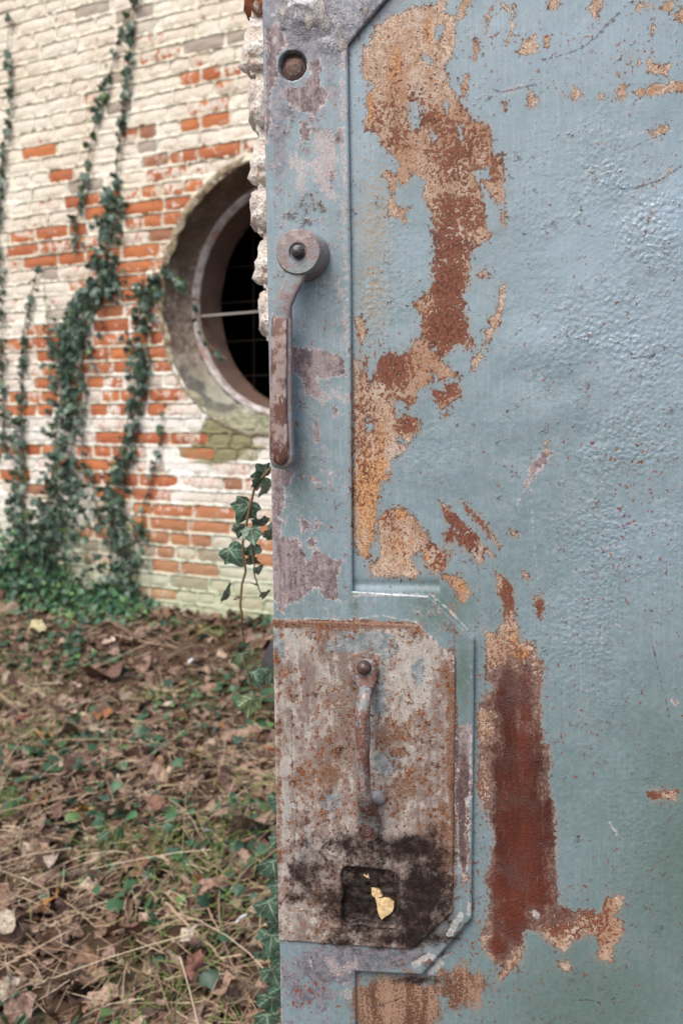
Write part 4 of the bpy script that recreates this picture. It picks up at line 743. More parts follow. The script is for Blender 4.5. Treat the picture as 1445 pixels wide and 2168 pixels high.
pull = loft('pull_handle', [(*(np.array(fP(a, b, WP+w_))+rng.normal(0, .00035, 2)), WP+w_, hw*(.94+.05*math.sin(a*b))*(.93 if w_ > .012 else 1), hd*.95, pw) for a, b, w_, hw, hd, pw in path], M_iron, door, 24)
disc_profile('bolt', e0, [(.0078, WP+.007), (.0080, WP+.0100), (.0072, WP+.0120), (.0060, WP+.0145), (.0035, WP+.0165), (.0001, WP+.0172)], M_bolt, pull, 20)
disc_profile('bolt', fP(774, 1757, WP+.008), [(.0078, WP+.006), (.0078, WP+.0092), (.0062, WP+.0100), (.0055, WP+.0088), (.0001, WP+.0085)], M_bolt, pull, 20)
disc_profile('bolt', fP(800, 1690, WP), [(.0085, WP-.001), (.0082, WP+.003), (.006, WP+.0062), (.0025, WP+.0078), (.0001, WP+.008)], M_iron2, plate, 20)
# shards of cream filler in the keyhole box
g = Mat('cream_foam'); n1 = g.noise(260, 5, .7); c = g.mix(g.ss(n1, .35, .6), (.50, .33, .15), (.70, .54, .31)); c = g.mix(g.ss(n1, .62, .68), c, (.16, .09, .05)); g.bump(n1, .0004); M_foam = g.out(c, .7, .3)
def shard(px_pts, w0, w1, mat=M_foam, name='filler_shard'):
    q_ = dl(np.array(px_pts), w1); bm = bmesh.new(); cu = q_.mean(0)
    q_ = np.concatenate([[a_, (a_+b_)/2+rng.normal(0, .0005, 2)] for a_, b_ in zip(q_, np.roll(q_, -1, 0))])
    tp = [bm.verts.new((a, -w1-random.uniform(0, .0014), b)) for a, b in q_]; bt = [bm.verts.new((cu[0]+(a-cu[0])*1.08, -w0, cu[1]+(b-cu[1])*1.08)) for a, b in q_]
    cv = bm.verts.new((cu[0], -w1-.0010, cu[1]))
    for i in range(len(tp)): bm.faces.new([cv, tp[i], tp[(i+1) % len(tp)]])
    for i in range(len(tp)): bm.faces.new([tp[i], bt[i], bt[(i+1) % len(tp)], tp[(i+1) % len(tp)]])
    return link(name, bm_mesh(name, bm, False), plate, mat)
K = lambda pts: PX(3.0104, 560, 1650, pts)
shard(K([(705,755),(740,765),(790,770),(820,790),(812,840),(775,870),(745,893),(728,860),(715,800)]), WP-.008, WP-.003)
shard(K([(680,690),(715,695),(735,715),(750,745),(700,752),(680,730)]), WP-.009, WP-.0045)
shard(K([(630,610),(655,608),(668,632),(645,628)]), WP-.009, WP-.004)
g = Mat('black_metal'); n1 = g.noise(200, 4); g.bump(n1, .001); M_blk = g.out(g.mix(n1, (.008, .007, .007), (.04, .028, .022)), .4, .5)
disc_profile('lock_cylinder', fP(779, 1872, WP-.004), [(.0110, WP-.009), (.0105, WP-.0058), (.0095, WP-.0045), (.0030, WP-.0045), (.0028, WP-.0085), (.0001, WP-.0085)], M_blk, plate, 28, .09)

# ================================================================== BRICK PIER behind the door edge
g = Mat('lumpy_limewash'); n1 = g.noise(40, 6, .65); n2 = g.noise(160, 4, .65); ex = g.at('expose', 'OBJECT')
c = g.mix(g.ss(n1, .38, .6), (.66, .58, .51), (.86, .84, .80)); c = g.mix(g.ss(n2, .52, .62, 0, .75), c, (.45, .29, .22))
c = g.mix(g.ss(g.add(ex, g.mul(g.sub(g.noise(28, 5, .7), .5), 2.0)), .55, .75), c, (.42, .14, .06)); c = g.mix(g.ss(g.noise(55, 6, .75), .57, .63, 0, .8), c, (.42, .22, .15))
g.bump(g.add(n1, g.mul(n2, .4)), .008); M_lump = g.out(c, .85, .3)
pier = empty('brick_pier', (0, 1.56, -.12), (0, 0, R(-8)), label='rough whitewashed brick pier edge showing just behind the open door', cat='pier')
PM = (Matrix.Translation((0, 1.56, -.12)) @ Matrix.Rotation(R(-8), 4, 'Z')).inverted()
def lump(seed, L, H, D, n=9):
    bm = bmesh.new(); bmesh.ops.create_cube(bm, size=1); bmesh.ops.subdivide_edges(bm, edges=bm.edges[:], cuts=7, use_grid_fill=True)
    for v in bm.verts:
        p = v.co.copy(); q_ = Vector([math.copysign(abs(2*t)**.95, t) for t in p]); l = (abs(q_.x)**4+abs(q_.y)**4+abs(q_.z)**4)**(1/4.0); p = q_/max(l, 1e-6)*(1 if l > .01 else 0) if max(abs(p.x), abs(p.y), abs(p.z)) > .49 else p*2
        nn = float(vnoise(np.array(p.x*2+seed*3.1), np.array(p.z*1.5+p.y+seed*1.7), 1.7, 3, seed))
        v.co = Vector((p.x*L/2, p.y*D/2, p.z*H/2))*(1+0) + Vector((p.x, p.y, p.z)).normalized()*(nn*.013+.004*float(vnoise(np.array(p.x*2+p.y*3+seed), np.array(p.z*2.0-p.y*2+seed*2.2), 5, 2, seed+3)))
    return bm_mesh('pier_brick', bm)
lm = [lump(k, .20, .077, .12) for k in range(6)]
for m in lm: m.materials.append(M_lump)
tops = [-125, -5, 120, 247, 372, 474, 595, 712]; edges = [515, 511, 524, 530, 527, 539, 545, 575]
zc = 0; k = 0
def pier_at(px, py):
    d = rays((px, py))[0]; return PM @ Vector(CAMP+d*((1.56-.10)/d[1]))
vis_z = [pier_at(540, y_).z for y_ in tops]; edge_u = [pier_at(e_, 300).x for e_ in edges]
rows = [((vis_z[i]+vis_z[i+1])/2, vis_z[i]-vis_z[i+1], edge_u[i], 1) for i in range(7)]
zz = vis_z[-1]
while zz > .05: rows.append((zz-.038, .076, edge_u[-1]+random.uniform(.02, .05), 0)); zz -= .077
zz = vis_z[0]
while zz < 2.6: rows.append((zz+.038, .077, edge_u[0]-.004+random.uniform(-.006, .006), 0)); zz += .077
for i, (zc, hh, eu, vis) in enumerate(rows):
    x0 = eu-.019
    for col_, L in enumerate((.20 if i % 2 else .12, .20, .20)):
        o = link('brick', lm[(i*3+col_) % 6], pier); o.scale = (L/.20, 1, (hh*1.04)/.077); o.location = (x0+L/2, 0, zc); o['expose'] = [.95, .3, .3, .15, .2, .2, .4][i] if i < 7 else .25; x0 += L+.004
bm = bmesh.new(); zlo = .0
rs_ = sorted(rows); 
for (zc, hh, eu, vis) in rs_: box_bm(bm, (eu-.004, -.045, zc-hh/2-.001), (eu+.53, .25, zc+hh/2+.001))
link('mortar', bm_mesh('pier_mortar', bm, False), pier, M_lump)['expose'] = .1

# ================================================================== IVY
def ivy_outline(seed=0, k=1.0):
    r = random.Random(seed); h = [(0, .66), (.13, .47), (.24, .31), (.33, .24), (.50, .20), (.46, .07), (.42, -.04), (.44, -.20), (.30, -.30), (.15, -.34), (.04, -.29)]
    h = [(x*(1+r.uniform(-.1, .1)), y+r.uniform(-.03, .03)) for x, y in h]
    return [(x*1.1, y) for x, y in h][::-1]+[(-x*1.1*(1+r.uniform(-.1, .1)), y) for x, y in h[1:]]+[(0, -.22)]
def leaf_small(seed):
    o = ivy_outline(seed); n = len(o); V = [(0, 0, .0)]; V += [(x, y, -.35*abs(x)**1.3*1.2-.12*y*y+random.Random(seed*50+i).uniform(-.03, .03)) for i, (x, y) in enumerate(o)]
    F = [(0, 1+i, 1+(i+1) % n) for i in range(n)]; return np.array(V), np.array(F)
def leaf_fine(seed, nr=7, nseg=72):
    o = np.array(ivy_outline(seed)); th = np.unwrap(np.arctan2(o[:, 1], o[:, 0])); oo = np.concatenate([o, o[:1]])
    tt = np.linspace(0, len(o), nseg, endpoint=False); ii = tt.astype(int); fr = (tt-ii)[:, None]; ol = oo[ii]*(1-fr)+oo[ii+1]*fr
    # round the lobes a little
    ol = (np.roll(ol, 1, 0)+ol*2+np.roll(ol, -1, 0))/4
    V = [(0, 0)]; 
    for k in range(1, nr+1): V += [tuple(p*(k/nr)) for p in ol]
    V = np.array(V); F3 = [(0, 1+i, 1+(i+1) % nseg) for i in range(nseg)]; F4 = []
    for k in range(nr-1):
        b = 1+k*nseg
        for i in range(nseg): F4.append((b+i, b+nseg+i, b+nseg+(i+1) % nseg, b+(i+1) % nseg))
    org = np.array([0, -.20]); vein = np.full(len(V), 1e3)
    for a, L in ((90, .84), (42, .66), (138, .66), (2, .46), (178, .46)):
        tip = org+np.array([math.cos(R(a)), math.sin(R(a))])*L; vein = np.minimum(vein, sdf_line(V[:, 0], V[:, 1], [org, tip]))
        for f_, s_ in ((.4, 1), (.6, -1), (.3, -1), (.75, 1)):
            p = org+(tip-org)*f_; q_ = p+np.array([math.cos(R(a+s_*42)), math.sin(R(a+s_*42))])*L*.32; vein = np.minimum(vein, sdf_line(V[:, 0], V[:, 1], [p, q_])+.010)
    z = -.25*abs(V[:, 0])**1.4-.1*V[:, 1]**2+.05*np.sin(V[:, 0]*9+seed)*np.sin(V[:, 1]*7)-.012*np.exp(-(vein/.02)**2)
    P = np.concatenate([V, z[:, None]], 1); return P, F3, F4, np.exp(-(vein/.024)**2)
g = Mat('ivy_leaf_far'); tn = g.at('tone', 'OBJECT'); gt = g.add(tn, g.at('tone')); c = g.mix(gt, (.055, .098, .076), (.14, .205, .15)); c = g.mix(g.ss(gt, .8, 1.0), c, (.085, .14, .035)); c = g.mix(g.ss(g.noise(.6, 2), .5, .8), c, (.035, .085, .06)); M_ivy = g.out(c, .38, .5)
g = Mat('ivy_leaf_veined'); tn = g.at('tone', 'OBJECT'); ve = g.at('vein'); c = g.mix(tn, (.045, .105, .078), (.13, .23, .16)); c = g.mix(g.ss(tn, .75, 1.0), c, (.15, .20, .08)); c = g.mix(g.noise(3, 3), c, g.mix(.5, c, (.05, .10, .075))); c = g.mix(g.mul(g.ss(ve, .25, .9), .8), c, (.36, .48, .36)); g.bump(g.add(ve, g.mul(g.noise(8, 3), .6)), .0008); M_ivy2 = g.out(c, .36, .5)
g = Mat('vine_stem'); M_stem = g.out(g.mix(g.noise(60, 3), (.10, .065, .035), (.20, .14, .08)), .8, .3)
LS = [mesh_np('ivy_leaf', *leaf_small(k), smooth=True) for k in range(8)]
for m in LS: m.materials.append(M_ivy)
LF = []
for k in range(5):
    P, f3, f4, ve = leaf_fine(20+k); m = mesh_np('veined_leaf', P, [np.array(f3), np.array(f4)]); attr(m, 'vein', ve); m.materials.append(M_ivy2); LF.append(m)
def catmull(pts, n):
    P = np.array(pts, float)
    if len(P) < 3: return np.array([P[0]+(P[-1]-P[0])*t_ for t_ in np.linspace(0, 1, n)])
    E_ = np.concatenate([[2*P[0]-P[1]], P, [2*P[-1]-P[-2]]]); out = []
    for t_ in np.linspace(0, len(P)-1-1e-6, n):
        i = int(t_); f_ = t_-i; a, b, c_, d_ = E_[i:i+4]
        out.append(.5*((2*b)+(-a+c_)*f_+(2*a-5*b+4*c_-d_)*f_*f_+(-a+3*b-3*c_+d_)*f_**3))
    return np.array(out)
WRM = np.array([RV, NV, [0, 0, 1]]).T
def leaf_rot(tilt=.5):
    """orientation facing outward from the wall, tip hanging down"""
    spin = Matrix.Rotation(R(180)+random.gauss(0, .7), 3, 'Z'); base = Matrix.Rotation(R(90), 3, 'X')
    return Matrix.Rotation(TH, 3, 'Z') @ Matrix.Rotation(random.gauss(0, tilt), 3, 'Z') @ Matrix.Rotation(random.gauss(.35, tilt), 3, 'X') @ base @ spin
def wall_ivy(label, path, nleaf, size=(.031, .050), stuff=0, strands=1):
    """path: (px, py, half width px)"""
    C_ = catmull(path, 60); b0 = w2l(C_[-1][0], C_[-1][1]); base = l2w(b0[0], b0[1], .01)
    root = empty('ivy_vine', tuple(base), label=label, cat='ivy', group='ivy vines climbing the brick wall')
    def rel(u, z, off): return Vector(l2w(u, z, off)-base)
    V_, F_, n0 = [], [], 0
    for s in range(strands):
        ph = random.random()*6; sp = []
        for i in range(0, 60, 1):
            x, y, hw = C_[i]; off = 0 if strands == 1 else hw*.7*math.sin(ph+i*.09+s*2.1)+random.uniform(-1, 1)
            u, z = w2l(x+off+random.uniform(-1.5, 1.5), y); sp.append(rel(u, z, .012))
        a, b = tube(sp, list(np.linspace(.002, .0045, len(sp))), 5); V_.append(a); F_ += [tuple(i+n0 for i in f) for f in b]; n0 += len(a)
    link('stem', mesh_np('stem', np.concatenate(V_), np.array(F_)), root, M_stem)
    wts = np.array([max(3, c_[2]) for c_ in C_]); wts = wts/wts.sum(); tot = nleaf+stuff; SV, SF, ST, ns = [], [], [], 0
    for k in range(tot):
        i = rng.choice(60, p=wts); x, y, hw = C_[i]; yy = y+random.uniform(-8, 8); xx = x+np.clip(random.gauss(0, .5), -1.2, 1.2)*hw+random.uniform(-3, 3)
        u, z = w2l(xx, yy); off = random.uniform(.012, .03+min(.06, hw*.0009)); s = random.uniform(*size)*random.choice((.8, 1, 1, 1.1)); M3 = leaf_rot()
        if k < nleaf:
            o = link('leaf', LS[k % 8], root); o.location = rel(u, z, off); o.rotation_euler = M3.to_euler(); o.scale = (s, s, s); o['tone'] = random.random()**1.3
        else:
            Vt, Ft = leaf_small(k % 8); Q = (Vt*s)@np.array(M3).T+np.array(rel(u, z, off)); SV.append(Q); SF.append(Ft+ns); ns += len(Q); ST.append(np.full(len(Q), random.random()**1.3))
    if SV:
        me = mesh_np('foliage', np.concatenate(SV), np.concatenate(SF)); attr(me, 'tone', np.concatenate(ST)); link('foliage', me, root, M_ivy, kind='stuff')
wall_ivy('thin single ivy strand at the far left edge of the wall, high up', [(24, 36, 5), (20, 110, 5), (25, 180, 3), (24, 250, 3), (14, 300, 6), (8, 370, 8)], 34)
wall_ivy('ivy strip cut off by the left picture edge, hanging beside bare white wall', [(8, 320, 8), (4, 420, 9), (3, 520, 8), (6, 640, 10), (8, 720, 14), (6, 800, 12), (12, 870, 10), (8, 960, 8)], 100)
wall_ivy('long ivy strand coming straight down from above the picture, right of its neighbour', [(300, -40, 8), (289, 20, 9), (285, 70, 6), (276, 130, 7), (270, 190, 8), (262, 250, 7), (257, 300, 5), (251, 350, 4), (250, 392, 8)], 58)
wall_ivy('long slanting ivy strand running from the wall top down to the left', [(285, 10, 5), (262, 60, 5), (250, 110, 7), (235, 160, 7), (220, 205, 8), (208, 255, 8), (195, 310, 8), (188, 360, 7), (180, 405, 9), (172, 440, 10), (162, 490, 9), (158, 540, 6)], 66)
wall_ivy('dense ivy clump high between the two strands, above the orange bricks', [(225, 405, 14), (248, 430, 26), (235, 480, 32), (225, 540, 34), (235, 590, 38), (225, 640, 40)], 210)
wall_ivy('tall dense ivy column climbing left of the middle of the wall', [(205, 600, 20), (175, 660, 38), (158, 720, 45), (152, 770, 46), (150, 840, 38), (142, 910, 30), (140, 980, 32), (135, 1040, 46), (125, 1100, 62), (105, 1170, 78), (90, 1230, 90)], 300, stuff=620, strands=5)
wall_ivy('bushy ivy column between the tall column and the round window', [(345, 580, 14), (318, 620, 28), (305, 670, 30), (298, 720, 28), (305, 770, 28), (300, 810, 28), (290, 860, 18), (280, 920, 16), (262, 980, 22), (245, 1040, 34), (250, 1100, 42), (262, 1160, 46), (265, 1220, 44), (270, 1265, 40)], 300, stuff=220, strands=3)
wall_ivy('slender ivy column between the left edge and the tall column', [(85, 575, 5), (68, 650, 5), (55, 720, 6), (50, 790, 6), (46, 860, 10), (42, 930, 18), (45, 990, 16), (42, 1050, 14), (48, 1110, 34), (55, 1180, 55)], 230, strands=2)
wall_ivy('short ivy sprig creeping over the edge of the round window', [(345, 572, 12), (372, 585, 16), (392, 610, 9), (408, 635, 6), (425, 690, 5), (450, 735, 7), (482, 760, 8)], 34)
wall_ivy('hair-thin ivy strand with tiny leaves hanging just left of the window base', [(348, 880, 2), (342, 930, 4), (333, 980, 4), (320, 1030, 5), (305, 1085, 6), (308, 1140, 12)], 44, size=(.024, .036))
wall_ivy('hair-thin ivy strand with tiny leaves right beside the tall column', [(182, 860, 2), (180, 930, 3), (178, 980, 3), (195, 1000, 6), (205, 1060, 8), (215, 1120, 14)], 50, size=(.022, .034))
wall_ivy('wispy ivy strand over the bare white patch left of the tall column', [(96, 600, 3), (102, 650, 3), (106, 700, 4), (112, 760, 6)], 20, size=(.02, .03))

# near ivy hanging by the door edge
def near_vine(label, base_px, depth, stems, leaves, group):
    b = at_depth(*base_px, depth); root = empty('ivy_vine', b, label=label, cat='ivy', group=group); V_, F_, n0 = [], [], 0
    for pts, r_ in stems:
        C_ = catmull([tuple(at_depth(x, y, depth+dd)) for x, y, dd in pts], 26)+rng.normal(0, .0008, (26, 3)); a, f_ = tube([Vector(p)-b for p in C_], [r_*(1.15-.5*i/26) for i in range(26)], 6); V_.append(a); F_ += [tuple(i+n0 for i in q_) for q_ in f_]; n0 += len(a)
    link('stem', mesh_np('stem', np.concatenate(V_), np.array(F_)), root, M_stem)
    for i, (x, y, s, ang, tx, ty, tone, dd) in enumerate(leaves):
        o = link('leaf', LF[i % 5], root); p = at_depth(x+(6 if base_px[1] > 2000 else 0), y, depth+dd); o.location = p-b; ss_ = s/FP*depth*1.08
        M3 = Matrix.Rotation(ty, 3, 'Z') @ Matrix.Rotation(R(90)+tx, 3, 'X') @ Matrix.Rotation(R(ang), 3, 'Z'); o.rotation_euler = M3.to_euler(); o.scale = (ss_,)*3; o['tone'] = tone
near_vine('ivy sprig with large veined leaves hanging beside the door edge below the lever handle', (515, 1350), 1.62,
    [([(580, 985, 0), (548, 1020, 0), (532, 1060, 0), (522, 1110, 0), (514, 1150, 0), (520, 1200, 0), (509, 1260, 0), (512, 1310, 0), (513, 1345, .02), (515, 1390, .0), (528, 1450, .0)], .0021), ([(532, 1130, 0), (534, 1175, 0), (545, 1240, 0), (560, 1265, 0)], .0014), ([(530, 1128, 0), (560, 1130, 0), (580, 1145, .02)], .0014), ([(509, 1262, 0), (495, 1270, 0)], .0010), ([(545, 1240, 0), (532, 1233, 0)], .0008)],
    [(522, 1076, 58, 150, .25, .2, .35, 0), (491, 1172, 56, 215, .2, -.2, .4, 0), (510, 1120, 34, 170, .2, .6, .45, 0), (533, 1128, 42, 190, -.3, .2, .4, -.01), (552, 1108, 40, 60, .9, .3, .05, .02), (535, 1165, 36, 190, .3, .7, .9, .01), (538, 1165, 30, 20, .2, -.3, .4, 0), (556, 1000, 40, 40, .3, .5, .3, 0),
     (550, 1020, 40, 200, .6, 1.0, .7, 0), (566, 1030, 44, 150, .5, 1.0, .6, 0), (482, 1254, 46, 235, .3, 1.25, .6, 0), (548, 1205, 26, 200, .4, .8, .7, 0), (562, 1258, 26, 190, .6, .9, .2, .01), (530, 1190, 36, 250, 1.0, .2, .2, .01), (575, 1125, 40, 240, .3, .3, .2, .02),
     (512, 1393, 44, 190, .2, .3, .95, 0), (540, 1432, 48, 200, .2, -.2, .5, 0), (573, 1425, 46, 180, .2, .5, .35, 0), (516, 1370, 34, 170, .6, .9, .1, 0), (530, 1488, 50, 170, .1, .2, 1.0, 0)], 'ivy growing up the pier foot behind the door')
near_vine('dark veined ivy climbing close to the lower door edge', (580, 2160), 1.75,
    [([(600, 1560, 0), (598, 1680, 0), (600, 1800, 0), (594, 1950, 0), (600, 2060, 0), (598, 2200, 0)], .0025)],
    [(573, 1835, 64, 190, .2, .3, .25, 0), (566, 1920, 66, 200, .1, .2, .3, 0), (568, 1990, 60, 170, .2, -.2, .35, -.01), (572, 2060, 60, 200, .2, .3, .45, 0), (570, 2120, 64, 180, .3, .2, .2, 0), (590, 1880, 60, 160, .2, 0, .3, .01), (588, 1960, 60, 190, .2, 0, .2, .02), (590, 2030, 60, 150, .2, .1, .4, .01), (588, 1780, 50, 190, .2, .2, .4, 0), (590, 2100, 56, 170, .2, 0, .3, .01), (560, 2160, 60, 190, .2, 0, .3, 0), (585, 1700, 50, 170, .2, 0, .3, 0), (550, 2020, 36, 200, .3, .2, .5, .02)], 'ivy growing up the pier foot behind the door')

# ================================================================== LEAF LITTER, STRAW, GROUND COVER
def scatter(n, x0, x1, y0, y1, dens=None):
    x = rng.uniform(x0, x1, n); y = rng.uniform(y0, y1, n); s = (x-P0[0])*NV[0]+(y-P0[1])*NV[1]; m = s > .02
    if dens is not None: m &= rng.random(n) < dens(x, y, s)
    x, y = x[m], y[m]; return x, y, ground_z(x, y)
def batch(V0, F0, xyz, scale, yaw, tx, ty, name, mat, cols=None, tones=None, parent=None):
    n = len(xyz); cy_, sy_ = np.cos(yaw), np.sin(yaw); cx_, sx_ = np.cos(tx), np.sin(tx); ck, sk_ = np.cos(ty), np.sin(ty); O = np.zeros(n); I = np.ones(n)
    Rz = np.stack([cy_, -sy_, O, sy_, cy_, O, O, O, I], 1).reshape(n, 3, 3); Rx = np.stack([I, O, O, O, cx_, -sx_, O, sx_, cx_], 1).reshape(n, 3, 3); Ry = np.stack([ck, O, sk_, O, I, O, -sk_, O, ck], 1).reshape(n, 3, 3)
    M3 = Rz@Rx@Ry; Q = np.einsum('nij,vj->nvi', M3, V0)*np.asarray(scale).reshape(n, 1, -1)+xyz[:, None]
    F = (F0[None]+(np.arange(n)*len(V0))[:, None, None]).reshape(-1, F0.shape[1]); return Q.reshape(-1, 3), F
def merge(name, parts, mat, cname='col', **k):
    V = np.concatenate([p[0] for p in parts]); off = 0; F = []
    for p in parts: F.append(p[1]+off); off += len(p[0])
    me = mesh_np(name, V, F); 
    if parts[0][2] is not None: cattr(me, cname, np.concatenate([p[2] for p in parts]))
    return link(name, me, None, mat, **k)
def curled(seed, lobes=5, curl=.5):
    r = np.random.default_rng(seed); n = 14; a = np.linspace(0, 2*np.pi, n, endpoint=False); rad = .5*(.62+.38*abs(np.cos(a*lobes/2)))*(1+r.normal(0, .10, n)); asp = r.uniform(.5, 1)
    x, y = rad*np.cos(a), rad*np.sin(a)*asp; ang = r.uniform(0, 6); ax = x*np.cos(ang)+y*np.sin(ang); z = curl*(ax**2)*r.uniform(.6, 2)*r.choice([1, -1, 1])+.10*np.sin(a*3+r.uniform(0, 6))+r.normal(0, .03, n)
    xi, yi = x*.5, y*.5; zi = z*.3+.03*r.normal(0, 1, n)
    V = np.concatenate([[[0, 0, 0]], np.stack([xi, yi, zi], 1), np.stack([x, y, z], 1)]); F = []
    for i in range(n): j = (i+1) % n; F += [(0, 1+i, 1+j), (1+i, 1+n+i, 1+n+j), (1+i, 1+n+j, 1+j)]
    return V, np.array(F)
g = Mat('dead_leaves'); cc = g.at('col', out='Color'); n1 = g.noise(90, 5, .65); c = g.mix(g.ss(n1, .36, .6), g.mix(.7, cc, (.03, .015, .01)), cc); g.bump(n1, .002); M_dead = g.out(c, .6, .4)
PAL = np.array([(.17, .10, .07), (.26, .17, .12), (.35, .25, .185), (.44, .34, .26), (.09, .05, .035), (.20, .115, .07), (.14, .08, .06), (.24, .155, .12), (.30, .13, .05), (.50, .40, .31)]); PWt = np.array([.18, .18, .13, .08, .13, .12, .1, .12, .02, .03]); PWt = PWt/PWt.sum()
dirt = lambda x, y, s: np.clip(np.where((s > .2) & (s < 1.1), .42, 1.0)+.6*vnoise(x, y, 2.5, 3, 41), .12, 1)
parts = []
for k in range(12):
    x, y, zz = scatter(1450, -2.3, .9, 1.7, 6.9, dirt); n = len(x); Vt, Ft = curled(k, random.choice((3, 5, 5, 2)), .7); ed_ = rng.lognormal(-3.12, .50, n)
    Q, F = batch(Vt, Ft, np.stack([x, y, zz+rng.uniform(.0, .028, n)], 1), ed_, rng.uniform(0, 6.3, n), rng.normal(0, .5, n), rng.normal(0, .5, n), '', None)
    col = PAL[rng.choice(len(PAL), n, p=PWt)]*rng.uniform(.8, 1.45, (n, 1)); parts.append((Q, F, np.repeat(col, len(Vt), 0)))
merge('leaf_litter', parts, M_dead, kind='stuff')
# straw and thin dry stems
def straws(n, lmin, lmax, rad, lift, dens=None, box=(-2.2, .8, 1.7, 6.6), flat=.12):
    x, y, zz = scatter(n, *box, dens); n = len(x); L = rng.uniform(lmin, lmax, n); yaw = np.where(rng.random(n) < .35, rng.normal(.45, .7, n), rng.uniform(0, 3.14, n)); el = abs(rng.normal(0, flat, n)); bow = rng.normal(0, .18, n); K = 5; t_ = np.linspace(-.5, .5, K)
    dx, dy = np.cos(yaw), np.sin(yaw); P = np.zeros((n, K, 3))
    P[..., 0] = x[:, None]+dx[:, None]*t_*L[:, None]-dy[:, None]*bow[:, None]*L[:, None]*(t_**2*4-1)*.3; P[..., 1] = y[:, None]+dy[:, None]*t_*L[:, None]+dx[:, None]*bow[:, None]*L[:, None]*(t_**2*4-1)*.3
    gz = ground_z(P[..., 0], P[..., 1]); P[..., 2] = gz+lift*rng.uniform(.2, 1, (n, 1))+(t_+.5)*L[:, None]*np.sin(el)[:, None]+.25*L[:, None]*(.25-t_**2)*rng.uniform(-.1, 1, (n, 1))*.5
    r_ = rad*rng.uniform(.6, 1.3, (n, 1)); side = np.stack([-dy, dx, np.zeros(n)], 1)[:, None]*r_[..., None]; up_ = np.array([0, 0, 1])*r_[..., None]*1.2
    A_ = P+side; B_ = P-side; C_ = P+up_; V = np.stack([A_, C_, B_], 2).reshape(-1, 3); b = np.arange(n)[:, None]*K*3+np.arange(K-1)*3; b = b.ravel()
    F = np.concatenate([np.stack([b, b+3, b+4, b+1], 1), np.stack([b+1, b+4, b+5, b+2], 1), np.stack([b+2, b+5, b+3, b], 1)]); return V, F, n, K*3
g = Mat('straw'); cc = g.at('col', out='Color'); M_straw = g.out(cc, .6, .35)
SP = np.array([(.56, .43, .29), (.45, .33, .22), (.68, .56, .40), (.32, .20, .13), (.34, .34, .15)])
far_less = lambda x, y, s: np.where(s < 1.1, .25, 1.0)
parts = []
for n, a, b, r_, li_ in ((11000, .03, .15, .0012, .036), (3500, .01, .045, .0018, .03), (380, .2, .5, .0013, .05)):
    V, F, m, kv = straws(n, a, b, r_, li_, far_less); col = SP[rng.choice(5, m, p=[.3, .28, .2, .17, .05])]*rng.uniform(.7, 1.15, (m, 1)); parts.append((V, F, np.repeat(col, kv, 0)))
merge('dry_grass', parts, M_straw, kind='stuff')
# green ground cover: small ivy and herb leaves
parts = []; g = Mat('ground_leaf'); cc = g.at('col', out='Color'); M_gl = g.out(cc, .45, .4)
GP = np.array([(.035, .09, .045), (.05, .125, .055), (.09, .17, .055), (.028, .07, .045)])
clump = lambda x, y, s: np.clip((vnoise(x, y, 2.2, 3, 21)+.12)*3.0, .06, 1)*np.where(s < .25, 1.0, .75)
for k in range(8):
    x, y, zz = scatter(1400, -2.3, .8, 1.7, 6.9, clump); n = len(x); Vt, Ft = leaf_small(k)
    Q, F = batch(Vt, Ft, np.stack([x, y, zz+rng.uniform(.02, .055, n)], 1), rng.uniform(.018, .05, n), rng.uniform(0, 6.3, n), rng.normal(-.3, .45, n), rng.normal(0, .35, n), '', None)
    parts.append((Q, F, np.repeat(GP[rng.choice(4, n, p=[.35, .3, .1, .25])]*rng.uniform(.8, 1.2, (n, 1)), len(Vt), 0)))
merge('ground_ivy', parts, M_gl, kind='stuff')
# thick ivy bank at the wall foot, left
parts = []
for k in range(8):
    n = 190; u = rng.uniform(-2.2, -.32, n); s = abs(rng.normal(0, .13, n))+.02; hmax = np.clip(.13+.30*np.clip((-.85-u)/.5, 0, 1)-.7*s, .03, .5)*np.clip((-.22-u)*2.5, .15, 1); hh = hmax*rng.uniform(0, 1, n)**1.5
    P = P0+RV*u[:, None]+NV*s[:, None]; Vt, Ft = leaf_small(k); P[:, 2] = ground_z(P[:, 0], P[:, 1])+hh+.02
    Q, F = batch(Vt, Ft, P, rng.uniform(.022, .046, n), rng.normal(-.55, .8, n), rng.normal(.9, .6, n), rng.normal(0, .5, n), '', None)
    parts.append((Q, F, np.repeat(GP[rng.choice(4, n, p=[.3, .35, .15, .2])]*rng.uniform(.9, 1.5, (n, 1)), len(Vt), 0)))
merge('ivy_bank', parts, M_gl, kind='stuff')
# fine green grass blades through the litter
parts = []
gcl = lambda x, y, s: np.clip((vnoise(x, y, 1.7, 3, 55)+.05)*3.5, .02, 1)*np.where(s < 1.0, .3, 1)
V, F, m_, kv = straws(9000, .03, .09, .0011, .06, gcl, flat=.7); colg = np.array([(.16, .24, .06), (.24, .29, .09), (.12, .20, .06)])[rng.choice(3, m_)]*rng.uniform(.8, 1.2, (m_, 1))
merge('green_grass', [(V, F, np.repeat(colg, kv, 0))], M_straw, kind='stuff')
